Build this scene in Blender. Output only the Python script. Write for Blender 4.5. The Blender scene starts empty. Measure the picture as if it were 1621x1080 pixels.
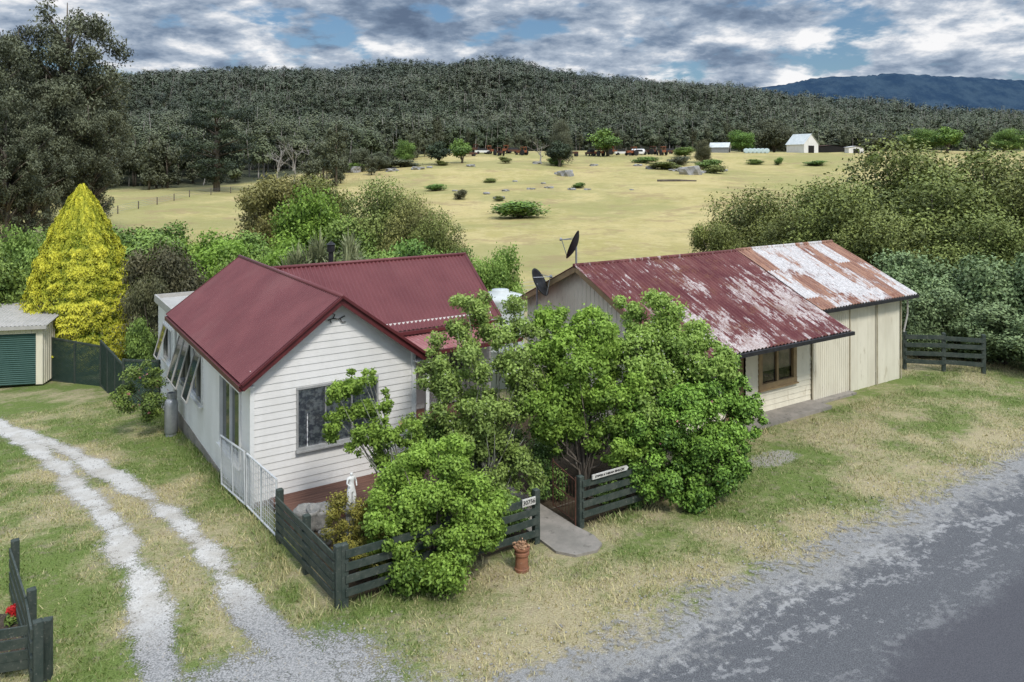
import bpy, math, numpy as np
from mathutils import Vector, Matrix
SC=bpy.context.scene; COL=SC.collection
FP=1220.0; HC=7.35
C0=np.array([-5.55,16.45]); UX,UY=0.835,0.550
ROT=math.atan2(UY,UX)
def uv2w(u,v): return (C0[0]+UX*u-UY*v, C0[1]+UY*u+UX*v)
def w2uv(X,Y):
    dx=X-C0[0]; dy=Y-C0[1]
    return dx*UX+dy*UY, -dx*UY+dy*UX
def sst(a,b,x):
    t=np.clip((x-a)/(b-a),0,1); return t*t*(3-2*t)
def hash2(i,j,s):
    n=(i*374761393+j*668265263+s*982451653)&0xffffffff
    n=((n^(n>>13))*1274126177)&0xffffffff
    return ((n^(n>>16))&0xffff)/65535.0
def vnoise(x,y,s=0):
    x=np.asarray(x,float);y=np.asarray(y,float)
    i=np.floor(x).astype(np.int64);j=np.floor(y).astype(np.int64)
    fx=x-i;fy=y-j;fx=fx*fx*(3-2*fx);fy=fy*fy*(3-2*fy)
    a=hash2(i,j,s);b=hash2(i+1,j,s);c=hash2(i,j+1,s);d=hash2(i+1,j+1,s)
    return (a*(1-fx)+b*fx)*(1-fy)+(c*(1-fx)+d*fx)*fy
def fbm(x,y,s=0,o=4):
    t=0;a=.5;n=0
    for k in range(o):
        t=t+a*vnoise(x*2**k+17*k,y*2**k-9*k,s+k);n+=a;a*=.5
    return t/n
RX=np.array([-400,0,185,330,420,520,600,690,780,860,1000,1130,1300,1400,1621,2200])
RYp=np.array([144,132,126,118,122,120,118,113,113,124,136,162,186,198,208,226])
RXw=(RX-810.5)/FP*900; RZw=7.35+(260-RYp)*900/FP-11-9.5
def G(X,Y):
    X=np.asarray(X,float);Y=np.asarray(Y,float)
    u,v=w2uv(X,Y)
    z=-0.075*np.clip(v,0,20)*(1-sst(60,90,Y))-1.5*sst(60,90,Y)
    z=z+(9.5+4.3*sst(-75,-10,X))*sst(60,300,Y)+ (fbm(X/34,Y/34,3,3)-.5)*2.8*sst(55,120,Y)
    z=z+np.interp(X,RXw,RZw)*(sst(320,900,Y)-.5*sst(950,1500,Y))
    z=z+(fbm(X/130,Y/130,8,3)-.5)*38*sst(380,600,Y)*(1-sst(740,880,Y))*np.interp(X,[0,250],[1,.5])
    return z
def gz(X,Y): return float(G(X,Y))
def px(x,y):   # where a sight line meets the terrain
    Ys=np.concatenate([np.arange(8,60,.05),np.arange(60,330,.5)]); rz=HC-(y-260.)/FP*Ys
    g=G((x-810.5)/FP*Ys,Ys); i=np.where(rz<=g)[0]
    Y=float(Ys[i[0]]) if len(i) else 262.
    return (x-810.5)*Y/FP, Y
# ---------------------------------------------------------------- materials
class NT:
    def __init__(s,m): s.t=m.node_tree; s.n=s.t.nodes; s.l=s.t.links
    def new(s,ty): return s.n.new(ty)
    def link(s,a,b): s.l.new(a,b)
    def mix(s,fac,a,b,bt='MIX'):
        n=s.n.new('ShaderNodeMix'); n.data_type='RGBA'; n.blend_type=bt
        for sock,v in ((n.inputs[0],fac),(n.inputs[6],a),(n.inputs[7],b)):
            if isinstance(v,(int,float)): sock.default_value=v
            elif isinstance(v,tuple): sock.default_value=(*v[:3],1)
            else: s.l.new(v,sock)
        return n.outputs[2]
    def math(s,op,a,b=0,c=None,clamp=False):
        n=s.n.new('ShaderNodeMath'); n.operation=op; n.use_clamp=clamp
        for i,v in enumerate((a,b,c)):
            if v is None: continue
            if isinstance(v,(int,float)): n.inputs[i].default_value=v
            else: s.l.new(v,n.inputs[i])
        return n.outputs[0]
    def noise(s,vec,scale,detail=5,rough=.6,dist=0):
        n=s.new('ShaderNodeTexNoise'); n.inputs['Scale'].default_value=scale
        n.inputs['Detail'].default_value=detail; n.inputs['Roughness'].default_value=rough
        n.inputs['Distortion'].default_value=dist
        if vec is not None: s.l.new(vec,n.inputs['Vector'])
        return n.outputs['Fac']
    def step(s,v,a,b):
        n=s.n.new('ShaderNodeMapRange'); n.interpolation_type='SMOOTHSTEP'
        s.l.new(v,n.inputs[0]); n.inputs[1].default_value=a; n.inputs[2].default_value=b
        return n.outputs[0]
    def attr(s,name):
        n=s.n.new('ShaderNodeAttribute'); n.attribute_name=name; return n.outputs['Fac']
def newmat(name):
    m=bpy.data.materials.new(name); m.use_nodes=True
    t=NT(m); p=t.n['Principled BSDF']; return m,t,p
def coords(t,kind='Object',scale=(1,1,1)):
    tc=t.new('ShaderNodeTexCoord'); mp=t.new('ShaderNodeMapping'); mp.inputs['Scale'].default_value=scale
    t.link(tc.outputs[kind],mp.inputs[0]); return mp.outputs[0]
def bump(t,p,h,st=.3,d=.02):
    b=t.new('ShaderNodeBump'); b.inputs['Strength'].default_value=st; b.inputs['Distance'].default_value=d
    t.link(h,b.inputs['Height']); t.link(b.outputs[0],p.inputs['Normal'])
def nmat(name,c1,c2,scale=3,rough=.7,bst=.2,bd=.01,sc=(1,1,1),lo=.35,hi=.65,metal=0,spec=.3,c3=None,kind='Object'):
    m,t,p=newmat(name); v=coords(t,kind,sc)
    f=t.step(t.noise(v,scale,6,.65),lo,hi)
    c=t.mix(f,c1,c2)
    if c3:
        f2=t.step(t.noise(v,scale*3.7,5,.7),.58,.7); c=t.mix(f2,c,c3)
    t.link(c,p.inputs['Base Color']); p.inputs['Roughness'].default_value=rough
    p.inputs['Metallic'].default_value=metal; p.inputs['Specular IOR Level'].default_value=spec
    if bst: bump(t,p,t.noise(v,scale*8,4,.6),bst,bd)
    return m
M={}
M['white']=nmat('white_cladding',(.73,.715,.69),(.65,.635,.605),1.2,.5,.05,sc=(1,1,.5),c3=(.69,.67,.63))
M['cream']=nmat('cream_boards',(.74,.69,.55),(.65,.60,.47),1.5,.6,.05,sc=(1,1,.3),c3=(.56,.50,.38))
M['creamgrey']=nmat('weathered_cream_sheet',(.67,.63,.51),(.57,.53,.42),1.5,.6,.05,sc=(1,1,.25),c3=(.49,.44,.33))
M['trimred']=nmat('dark_red_trim',(.085,.020,.022),(.11,.026,.028),3,.45,.05)
M['trimgrey']=nmat('grey_trim',(.35,.34,.31),(.42,.4,.37),3,.6,.05)
M['brown']=nmat('brown_timber',(.16,.11,.055),(.22,.15,.08),4,.6,.1)
M['tan']=nmat('tan_timber_trim',(.33,.235,.12),(.25,.175,.095),4,.6,.1)
M['strip']=nmat('pale_cover_strip',(.46,.41,.30),(.36,.31,.22),4,.6,.1)
M['blind']=nmat('tan_window_blind',(.26,.21,.15),(.17,.14,.10),3,.8,.1)
M['whiteframe']=nmat('white_paint',(.72,.72,.70),(.66,.66,.64),3,.4,0)
M['gatepaint']=nmat('pale_gate_paint',(.60,.61,.60),(.48,.49,.49),3,.4,0)
M['sash']=nmat('grey_window_sash',(.26,.26,.25),(.34,.34,.33),3,.4,0)
M['dark']=nmat('dark_interior',(.012,.012,.012),(.02,.018,.016),3,.9,0)
M['curtain']=nmat('lace_curtain',(.80,.79,.77),(.30,.30,.33),9,.9,.1,sc=(1,1,1.2),lo=.42,hi=.58)
M['greenpaint']=nmat('dark_green_fence_paint',(.030,.044,.037),(.06,.072,.06),5,.6,.2,sc=(1,1,1),c3=(.15,.15,.13))
M['lattice']=nmat('lattice_paint',(.03,.06,.05),(.05,.085,.07),5,.6,.1)
M['teal']=nmat('green_roller_door',(.035,.085,.070),(.045,.10,.082),2,.45,0)
M['metal']=nmat('galvanised_metal',(.38,.39,.40),(.28,.29,.31),4,.4,.05,metal=.6)
M['blackmetal']=nmat('black_metal',(.02,.02,.022),(.035,.035,.036),5,.5,0,metal=.3)
M['gasgrey']=nmat('gas_bottle_paint',(.33,.34,.35),(.26,.27,.28),4,.35,.05,metal=.3)
M['concrete']=nmat('concrete',(.30,.27,.235),(.20,.185,.16),1.6,.85,.25,c3=(.13,.12,.10))
M['stone']=nmat('carved_stone',(.30,.29,.27),(.17,.17,.16),7,.9,.5,.02,c3=(.40,.39,.36))
M['terracotta']=nmat('terracotta',(.29,.13,.07),(.19,.085,.05),6,.8,.2,c3=(.36,.23,.15))
M['plaster']=nmat('white_plaster',(.78,.78,.76),(.66,.66,.64),7,.6,.05)
M['deck']=nmat('deck_timber',(.17,.085,.06),(.11,.055,.04),5,.7,.1,sc=(.3,3,1))
M['bark']=nmat('bark',(.15,.125,.10),(.07,.058,.045),6,.9,.5,.02,sc=(1,1,.3),c3=(.26,.24,.21))
M['lichen']=nmat('lichen_bark',(.24,.25,.20),(.10,.095,.075),7,.9,.4,.02,c3=(.40,.42,.35))
M['palebark']=nmat('pale_bark',(.36,.34,.31),(.20,.18,.16),.6,.9,0)
M['rust']=nmat('rusty_steel',(.13,.055,.035),(.06,.03,.02),9,.8,.2)
M['rock']=nmat('granite',(.36,.35,.34),(.21,.21,.20),1.5,.9,.6,.1,c3=(.44,.43,.42))
M['pebble']=nmat('pale_pebbles',(.40,.38,.34),(.20,.19,.17),3,.9,0)
M['tank']=nmat('water_tank',(.60,.63,.62),(.50,.54,.53),1,.5,.05)
M['petal']=nmat('red_petals',(.50,.02,.02),(.35,.015,.015),3,.5,0)
M['orange']=nmat('faded_orange_paint',(.30,.11,.05),(.2,.06,.03),3,.6,0)
M['tyre']=nmat('rubber',(.02,.02,.02),(.03,.03,.03),3,.8,0)
M['bluewrap']=nmat('pale_wrap',(.50,.60,.60),(.42,.52,.53),1,.5,0)
M['plate']=nmat('sign_plate',(.62,.61,.57),(.46,.44,.40),5,.5,0,c3=(.36,.34,.30))
M['ink']=nmat('sign_lettering',(.01,.01,.01),(.015,.015,.015),3,.6,0)
M['pink']=nmat('pink_petals',(.65,.22,.25),(.55,.3,.28),3,.7,0)
M['drygrass']=nmat('dried_flowers',(.45,.28,.16),(.35,.2,.12),9,.8,0)
M['soil']=nmat('garden_soil',(.055,.04,.03),(.09,.07,.05),5,.95,.5,.05,c3=(.14,.11,.08))
M['fadedroof']=nmat('faded_red_iron',(.26,.085,.085),(.33,.15,.145),2.5,.6,.05,sc=(1,.3,1),c3=(.40,.26,.25))
def glassmat():
    m,t,p=newmat('window_glass'); p.inputs['Base Color'].default_value=(.035,.04,.042,1)
    p.inputs['Roughness'].default_value=.06; p.inputs['Specular IOR Level'].default_value=.8; return m
M['glass']=glassmat()
def clearglass():
    m,t,p=newmat('clear_window_glass')
    tr=t.new('ShaderNodeBsdfTransparent'); gl=t.new('ShaderNodeBsdfGlossy'); gl.inputs['Roughness'].default_value=.03
    fr=t.new('ShaderNodeFresnel'); ms=t.new('ShaderNodeMixShader'); tr.inputs[0].default_value=(.95,.96,.96,1)
    f=t.math('ADD',fr.outputs[0],.04); t.link(f,ms.inputs[0]); t.link(tr.outputs[0],ms.inputs[1]); t.link(gl.outputs[0],ms.inputs[2])
    t.link(ms.outputs[0],t.n['Material Output'].inputs[0]); return m
M['clear']=clearglass()
def roofred():
    m,t,p=newmat('red_corrugated_iron'); v=coords(t,'Object')
    n=t.noise(v,.8,5,.6); c=t.mix(t.step(n,.3,.7),(.128,.035,.038),(.165,.050,.052))
    n2=t.noise(coords(t,'Object',(4,4,4)),6,3,.7); c=t.mix(t.math('MULTIPLY',t.step(n2,.58,.75),.3),c,(.25,.14,.13))
    n3=t.noise(v,.35,5,.6); c=t.mix(t.math('MULTIPLY',t.step(n3,.5,.65),.25),c,(.20,.09,.085))
    t.link(c,p.inputs['Base Color']); p.inputs['Roughness'].default_value=.5; p.inputs['Specular IOR Level'].default_value=.35; return m
M['roofred']=roofred()
def roofold(name,kind):
    m,t,p=newmat(name)
    tc=t.new('ShaderNodeTexCoord'); sx=t.new('ShaderNodeSeparateXYZ'); t.link(tc.outputs['Object'],sx.inputs[0])
    v=coords(t,'Object',(1,.30,.30)); v2=coords(t,'Object',(1,1,1)); vs=coords(t,'Object',(1,.10,.10))
    big=t.noise(v2,.55,3,.5,.3); fine=t.noise(v,6.5,8,.8); vf=t.noise(v2,11,5,.75); strk=t.noise(vs,8,6,.75)
    col=t.noise(v2,1.1,4,.6)
    low=t.step(sx.outputs[1],.4,-2.4)
    cell=t.new('ShaderNodeTexWhiteNoise'); cell.noise_dimensions='2D'; cv=t.new('ShaderNodeCombineXYZ')
    t.link(t.math('FLOOR',t.math('DIVIDE',sx.outputs[0],.78)),cv.inputs[0]); t.link(t.math('FLOOR',t.math('DIVIDE',t.math('ADD',sx.outputs[1],.35),1.45)),cv.inputs[1]); t.link(cv.outputs[0],cell.inputs['Vector'])
    ce=t.math('SUBTRACT',cell.outputs['Value'],.5)
    if kind=='red':
        c=t.mix(t.step(col,.35,.65),(.105,.030,.033),(.155,.055,.052))
        c=t.mix(t.math('MULTIPLY',t.step(strk,.47,.60),.4),c,(.23,.12,.105))
        fk=t.math('ADD',t.math('MULTIPLY',big,.30),t.math('ADD',t.math('MULTIPLY',fine,.40),t.math('MULTIPLY',strk,.30)))
        fk=t.math('ADD',fk,t.math('ADD',t.math('MULTIPLY',low,.045),t.math('MULTIPLY',ce,.045)))
        f1=t.step(fk,.533,.566); c=t.mix(t.math('MULTIPLY',f1,.85),c,t.mix(t.step(vf,.35,.6),(.30,.21,.19),(.60,.56,.54)))
        f2=t.step(t.math('ADD',t.math('MULTIPLY',t.noise(v2,1.3,3,.5),.5),t.math('MULTIPLY',vf,.5)),.53,.60)
        c=t.mix(t.math('MULTIPLY',f2,.6),c,(.17,.075,.045))
    else:
        c=t.mix(t.step(vf,.35,.65),(.42,.40,.39),(.62,.60,.59))
        band=t.noise(coords(t,'Object',(.75,.40,.40)),.9,3,.5)
        f1=t.step(t.math('ADD',t.math('ADD',t.math('MULTIPLY',band,.45),t.math('MULTIPLY',ce,.16)),t.math('ADD',t.math('MULTIPLY',fine,.3),t.math('MULTIPLY',strk,.25))),.475,.53)
        c=t.mix(t.math('MULTIPLY',f1,.9),c,t.mix(t.step(strk,.4,.6),(.18,.065,.035),(.34,.17,.10)))
        f2=t.step(t.math('ADD',t.math('MULTIPLY',big,.4),t.math('MULTIPLY',fine,.6)),.545,.59)
        c=t.mix(t.math('MULTIPLY',f2,.7),c,(.15,.05,.035))
        f3=t.step(t.math('ADD',t.math('MULTIPLY',vf,.4),t.math('MULTIPLY',strk,.6)),.53,.6)
        c=t.mix(t.math('MULTIPLY',f3,.55),c,(.30,.17,.12))
    t.link(c,p.inputs['Base Color']); p.inputs['Roughness'].default_value=.7; p.inputs['Specular IOR Level'].default_value=.2; return m
M['oldred']=roofold('flaking_red_iron','red'); M['oldrust']=roofold('rusty_white_iron','rust')
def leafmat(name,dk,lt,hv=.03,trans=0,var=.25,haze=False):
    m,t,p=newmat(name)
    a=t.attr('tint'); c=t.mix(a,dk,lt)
    oi=t.new('ShaderNodeObjectInfo')
    hs=t.new('ShaderNodeHueSaturation'); t.link(c,hs.inputs['Color'])
    h=t.math('MULTIPLY_ADD',oi.outputs['Random'],hv,.5-hv/2); t.link(h,hs.inputs['Hue'])
    vv=t.math('MULTIPLY_ADD',oi.outputs['Random'],var,1-var/2); t.link(vv,hs.inputs['Value'])
    cc=hs.outputs[0]
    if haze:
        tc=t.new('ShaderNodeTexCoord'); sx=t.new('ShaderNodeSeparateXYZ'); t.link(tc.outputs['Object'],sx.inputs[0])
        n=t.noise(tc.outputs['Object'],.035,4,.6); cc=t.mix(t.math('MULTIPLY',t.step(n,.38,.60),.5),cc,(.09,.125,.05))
        cc=t.mix(t.math('MULTIPLY',t.step(sx.outputs[1],220,950),.42),cc,(.11,.14,.145))  # distance haze painted in: leaf colour turns bluish with depth
    t.link(cc,p.inputs['Base Color']); p.inputs['Roughness'].default_value=.55; p.inputs['Specular IOR Level'].default_value=.25
    if trans>0:
        tl=t.new('ShaderNodeBsdfTranslucent'); ms=t.new('ShaderNodeMixShader'); ms.inputs[0].default_value=trans
        t.link(cc,tl.inputs[0]); t.link(p.outputs[0],ms.inputs[1]); t.link(tl.outputs[0],ms.inputs[2])
        t.link(ms.outputs[0],t.n['Material Output'].inputs[0])
    return m
M['lfbright']=leafmat('bright_leaves',(.060,.115,.018),(.34,.50,.085),.01,trans=.3,var=.1)
M['lflime']=leafmat('lime_leaves',(.07,.135,.025),(.37,.52,.12),.01,trans=.3,var=.1)
M['lfspring']=leafmat('yellow_green_leaves',(.07,.11,.028),(.36,.48,.12),.0,trans=.3,var=0)
M['lfdark']=leafmat('camellia_leaves',(.032,.09,.018),(.24,.43,.065),.015,var=.1)
M['lfolive']=leafmat('olive_leaves',(.052,.068,.02),(.25,.29,.075),.02)
M['lfbronze']=leafmat('bronze_olive_leaves',(.055,.063,.022),(.28,.27,.085),.02)
M['lfmid']=leafmat('mid_green_leaves',(.04,.08,.02),(.23,.34,.07))
M['lfgrey']=leafmat('grey_green_leaves',(.05,.078,.032),(.25,.335,.145),.01)
M['lfgum']=leafmat('gum_leaves',(.040,.048,.027),(.17,.185,.11),.02)
M['lfdusk']=leafmat('dark_shrub_leaves',(.03,.034,.018),(.15,.145,.07))
M['lfgold']=leafmat('golden_conifer_leaves',(.085,.15,.010),(.70,.65,.06),.0,var=0)
M['lfpine']=leafmat('dark_pine_needles',(.014,.024,.016),(.07,.095,.05),.02)
M['lfmoss']=leafmat('lichen_tufts',(.22,.24,.16),(.46,.48,.38),.0)
M['lfpalm']=leafmat('strap_leaves',(.05,.07,.03),(.32,.34,.18),.0)
M['lfyel']=leafmat('olive_yellow_leaves',(.06,.07,.012),(.32,.30,.05))
M['blade']=leafmat('grass_blades',(.12,.18,.042),(.48,.42,.22),.0)
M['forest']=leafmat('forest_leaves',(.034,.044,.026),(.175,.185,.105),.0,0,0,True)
# ---------------------------------------------------------------- mesh tools
class MB:
    def __init__(s): s.v=[];s.f=[];s.m=[]
    def add(s,vs,fs,m=0):
        b=len(s.v); s.v.extend([tuple(map(float,q)) for q in vs]); s.f.extend([tuple(b+i for i in f) for f in fs]); s.m.extend([m]*len(fs))
    def box(s,x0,x1,y0,y1,z0,z1,m=0):
        s.add([(x0,y0,z0),(x1,y0,z0),(x1,y1,z0),(x0,y1,z0),(x0,y0,z1),(x1,y0,z1),(x1,y1,z1),(x0,y1,z1)],
              [(0,3,2,1),(4,5,6,7),(0,1,5,4),(1,2,6,5),(2,3,7,6),(3,0,4,7)],m)
    def beam(s,p,q,w,h,m=0,up=(0,0,1)):
        p=Vector(p);q=Vector(q);d=(q-p).normalized();up=Vector(up)
        if abs(d.dot(up))>.99: up=Vector((1,0,0))
        a=d.cross(up).normalized();b=a.cross(d).normalized()
        vs=[]
        for e in (p,q):
            for (i,j) in ((-1,-1),(1,-1),(1,1),(-1,1)): vs.append(e+a*(i*w/2)+b*(j*h/2))
        s.add(vs,[(0,1,2,3),(7,6,5,4),(0,4,5,1),(1,5,6,2),(2,6,7,3),(3,7,4,0)],m)
    def tube(s,pts,rad,n=6,m=0,cap=True):
        pts=[Vector(p) for p in pts]; k=len(pts)
        if not hasattr(rad,'__len__'): rad=[rad]*k
        vs=[];ref=Vector((.3,.9,.2))
        for i,p in enumerate(pts):
            d=(pts[min(i+1,k-1)]-pts[max(i-1,0)]).normalized()
            if abs(d.dot(ref))>.95: ref=Vector((.9,.1,.3))
            a=d.cross(ref).normalized();b=d.cross(a)
            for j in range(n):
                t=2*math.pi*j/n; vs.append(p+(a*math.cos(t)+b*math.sin(t))*rad[i])
        fs=[(i*n+j,i*n+(j+1)%n,(i+1)*n+(j+1)%n,(i+1)*n+j) for i in range(k-1) for j in range(n)]
        if cap: fs+=[tuple(range(n))[::-1],tuple((k-1)*n+j for j in range(n))]
        s.add(vs,fs,m)
    def lathe(s,prof,n=24,c=(0,0,0),m=0,flip=None):
        vs=[]
        for r,z in prof:
            for j in range(n):
                t=2*math.pi*j/n; p=Vector((r*math.cos(t),r*math.sin(t),z))
                if flip is not None: p=flip@p
                vs.append((p.x+c[0],p.y+c[1],p.z+c[2]))
        k=len(prof)
        s.add(vs,[(i*n+j,i*n+(j+1)%n,(i+1)*n+(j+1)%n,(i+1)*n+j) for i in range(k-1) for j in range(n)],m)
    def obj(s,name,mats,parent=None,smooth=False,bevel=0):
        me=bpy.data.meshes.new(name); me.from_pydata(s.v,[],s.f)
        for m in (mats if isinstance(mats,(list,tuple)) else [mats]): me.materials.append(M[m] if isinstance(m,str) else m)
        me.polygons.foreach_set('material_index',s.m)
        if smooth: me.polygons.foreach_set('use_smooth',[True]*len(s.f))
        me.update(); o=bpy.data.objects.new(name,me); COL.objects.link(o)
        if parent is not None: o.parent=parent
        if bevel:
            b=o.modifiers.new('bevel','BEVEL'); b.width=bevel; b.segments=1
        return o
def beamobj(name,mat,parent,*args,**k):
    mb=MB(); mb.beam(*args,**k); return mb.obj(name,mat,parent)
def meta(o,label,cat,group=None,kind=None):
    o['label']=label; o['category']=cat
    if group: o['group']=group
    if kind: o['kind']=kind
    return o
def empty(name,loc,rz=0,label='',cat='',group=None):
    e=bpy.data.objects.new(name,None); e.empty_display_size=.3; COL.objects.link(e)
    e.location=loc; e.rotation_euler=(0,0,rz); meta(e,label,cat,group); return e
def npmesh(name,V,Q,mat,tint=None,attrs=None,smooth=False):
    me=bpy.data.meshes.new(name); k=Q.shape[1]
    me.vertices.add(len(V)); me.vertices.foreach_set('co',V.astype(np.float32).ravel())
    me.loops.add(Q.size); me.loops.foreach_set('vertex_index',Q.astype(np.int32).ravel())
    me.polygons.add(len(Q)); me.polygons.foreach_set('loop_start',np.arange(0,Q.size,k,dtype=np.int32))
    me.polygons.foreach_set('loop_total',np.full(len(Q),k,dtype=np.int32))
    if smooth: me.polygons.foreach_set('use_smooth',np.ones(len(Q),dtype=bool))
    me.update(calc_edges=True)
    if tint is not None:
        a=me.attributes.new('tint','FLOAT','FACE'); a.data.foreach_set('value',tint.astype(np.float32))
    for nm,d in (attrs or {}).items():
        a=me.attributes.new(nm,'FLOAT','POINT'); a.data.foreach_set('value',d.astype(np.float32).ravel())
    me.materials.append(M[mat] if isinstance(mat,str) else mat); return me
def addobj(name,me,parent=None,loc=(0,0,0)):
    o=bpy.data.objects.new(name,me); COL.objects.link(o); o.location=loc
    if parent is not None: o.parent=parent
    return o
def nrmz(a): return a/np.maximum(np.linalg.norm(a,axis=-1,keepdims=True),1e-6)
def quads(pos,nrm,L,W,rng,tdir=None):
    n=len(pos); nrm=nrmz(nrm)
    r=rng.normal(size=(n,3)) if tdir is None else tdir
    t=nrmz(r-nrm*np.sum(r*nrm,axis=1,keepdims=True)); b=np.cross(nrm,t)
    L=(L*rng.uniform(.6,1.3,n))[:,None]; W=(W*rng.uniform(.7,1.2,n))[:,None]
    V=np.stack([pos-t*L/2,pos+b*W/2-t*L*.05,pos+t*L/2,pos-b*W/2-t*L*.05],1).reshape(-1,3)
    return V,np.arange(4*n).reshape(n,4)
def leaves(cl,n,L,W,rng,up=.35,rnd=.7,lo=.5,droop=0):
    c=np.array(cl,float); w=c[:,3]*c[:,4]+c[:,3]*c[:,5]; w/=w.sum()
    i=rng.choice(len(c),n,p=w); d=nrmz(rng.normal(size=(n,3)))
    rad=lo+(1-lo)*np.sqrt(rng.random(n))
    ph=i*1.7
    lump=1+.22*np.sin(d[:,0]*7+ph)*np.sin(d[:,1]*6+ph*2)+.18*np.sin(d[:,2]*9+ph)*np.sin(d[:,0]*11)+.20*rng.normal(size=n)
    pos=c[i,:3]+d*c[i,3:6]*(rad*lump)[:,None]
    nr=d*.8+rng.normal(size=(n,3))*rnd; nr[:,2]+=up
    td=None
    if droop: td=rng.normal(size=(n,3))*.5; td[:,2]-=droop
    V,Q=quads(pos,nr,L,W,rng,td)
    tint=c[i,6]+.26*d[:,2]+.25*(rad-.8)+rng.normal(size=n)*.14  # shading painted into tint: clump tops lighter, undersides and insides darker
    return V,Q,np.clip(tint,0,1)
def crown(rng,W,z0,z1,k,rr=.22,a=.4,b=.75,zs=.8,t0=.2,t1=.75,D=None):
    out=[]; D=D or W
    for j in range(k):
        d=rng.normal(size=3);d/=np.linalg.norm(d)
        r=W*rr*rng.uniform(.6,1.35); s=rng.uniform(a,b)
        out.append([d[0]*W/2*s,d[1]*D/2*s,(z0+z1)/2+d[2]*(z1-z0)/2*s,r,r*D/W,r*zs*min(1.4,(z1-z0)/W),rng.uniform(t0,t1)])
    return out
def limbs(mb,cl,base,rng,r0=.12,k=8,fork=.3,n=6,wob=.15):
    base=Vector(base)
    order=list(range(len(cl))); rng.shuffle(order)
    for j in order[:k]:
        c=cl[j]; tip=Vector(c[:3]); mid=base.lerp(tip,.5); mid.z+= (tip.z-base.z)*.08
        st=base+Vector((rng.normal()*r0*.5,rng.normal()*r0*.5,0))
        fk=base.lerp(Vector((base.x*.6+tip.x*.4,base.y*.6+tip.y*.4,tip.z)),fork)
        w=Vector(rng.normal(size=3)*wob); 
        mb.tube([st,fk,mid+w,tip],[r0,r0*.75,r0*.42,r0*.12],n)
protos={}
def treeparts(key,mb,barkm,lv,leafm):
    me=bpy.data.meshes.new('trunk'); me.from_pydata(mb.v,[],mb.f); me.materials.append(M[barkm]); me.polygons.foreach_set('use_smooth',[True]*len(mb.f)); me.update()
    cm=npmesh('crown',lv[0],lv[1],leafm,lv[2])
    protos[key]=[('trunk',me),('crown',cm)]
def plant(key,name,x,y,label,cat,sc=(1,1,1),rz=None,group=None,z=None,mat=None):
    rz=rng0.uniform(0,6.28) if rz is None else rz
    e=empty(name,(x,y,(gz(x,y) if z is None else z)-.03),rz,label,cat,group); e.scale=sc
    for nm,me in protos[key]:
        o=bpy.data.objects.new(nm,me); COL.objects.link(o); o.parent=e
        if mat and nm=='crown':
            o.material_slots[0].link='OBJECT'; o.material_slots[0].material=M[mat]
    return e
rng0=np.random.default_rng(5)
# ---------------------------------------------------------------- ground
def pl_dist(X,Y,pts):
    d=np.full(X.shape,1e9); pts=np.array(pts)
    for a,b in zip(pts[:-1],pts[1:]):
        ab=b-a; t=np.clip(((X-a[0])*ab[0]+(Y-a[1])*ab[1])/(ab@ab),0,1)
        d=np.minimum(d,np.hypot(X-a[0]-t*ab[0],Y-a[1]-t*ab[1]))
    return d
TRL=[px(*p) for p in [(-60,640),(40,700),(95,742),(150,800),(200,870),(232,950),(250,1040),(290,1150)]]
TRR=[px(*p) for p in [(0,676),(70,698),(150,738),(230,785),(300,840),(345,900),(392,965),(450,1030),(540,1110)]]
def drive_mask(X,Y):
    u,v=w2uv(X,Y); nz=(fbm(X*1.3,Y*1.3,11,5)-.5)*.50; nz2=(fbm(X*1.3,Y*1.3,12,5)-.5)*.50
    a=1-sst(-.02,.50,pl_dist(X,Y,TRL)+nz); b=1-sst(.0,.50,pl_dist(X,Y,TRR)+nz2)
    br=.80+.35*fbm(X*.7,Y*.7,19)
    ap=sst(-4.0,-5.3,v+1.3*(fbm(X*.9,Y*.9,15)-.5)+.16*np.abs(u+1.5))*sst(2.1,-.4,u+.25*(v+6.7)+1.5*(fbm(X*.8,Y*.8,17)-.5))
    return np.clip(np.maximum(np.maximum(a,b)*np.clip(br,0,1.05),ap*.80),0,1)
def garden(u,v):
    return sst(.1,.5,u)*sst(9.6,8.8,u)*sst(-4.75,-4.4,v)*sst(4.5,3.5,v)
def dryness(X,Y):
    u,v=w2uv(X,Y)
    d=.5*fbm(X*.35,Y*.35,21)+.5*fbm(X*1.3,Y*1.3,22,5)
    d=d+.13*sst(-5.0,-7.3,v)*sst(1,5,u)+.07*sst(8,14,u)-.045
    d=d-.10*sst(-2,-5,u)*sst(-2,3,v)+.05*(1-sst(.4,1.6,pl_dist(X,Y,TRL)))+.05*(1-sst(.4,1.6,pl_dist(X,Y,TRR)))
    return np.clip(sst(.28,.74,d),0,1)
def axis(a,b,st,lo,hi,gr=1.07):
    c=list(np.arange(a,b+1e-6,st)); s=st;x=c[-1]
    while x<hi: s*=gr;x+=s;c.append(x)
    s=st;x=c[0];l=[]
    while x>lo: s*=gr;x-=s;l.append(x)
    return np.array(l[::-1]+c)
def grid(xs,ys,zf):
    X,Y=np.meshgrid(xs,ys); Z=zf(X,Y); V=np.stack([X,Y,Z],-1).reshape(-1,3)
    nx,ny=len(xs),len(ys); i=np.arange(nx*ny).reshape(ny,nx)
    Q=np.stack([i[:-1,:-1],i[:-1,1:],i[1:,1:],i[1:,:-1]],-1).reshape(-1,4)
    return X,Y,V,Q
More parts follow.
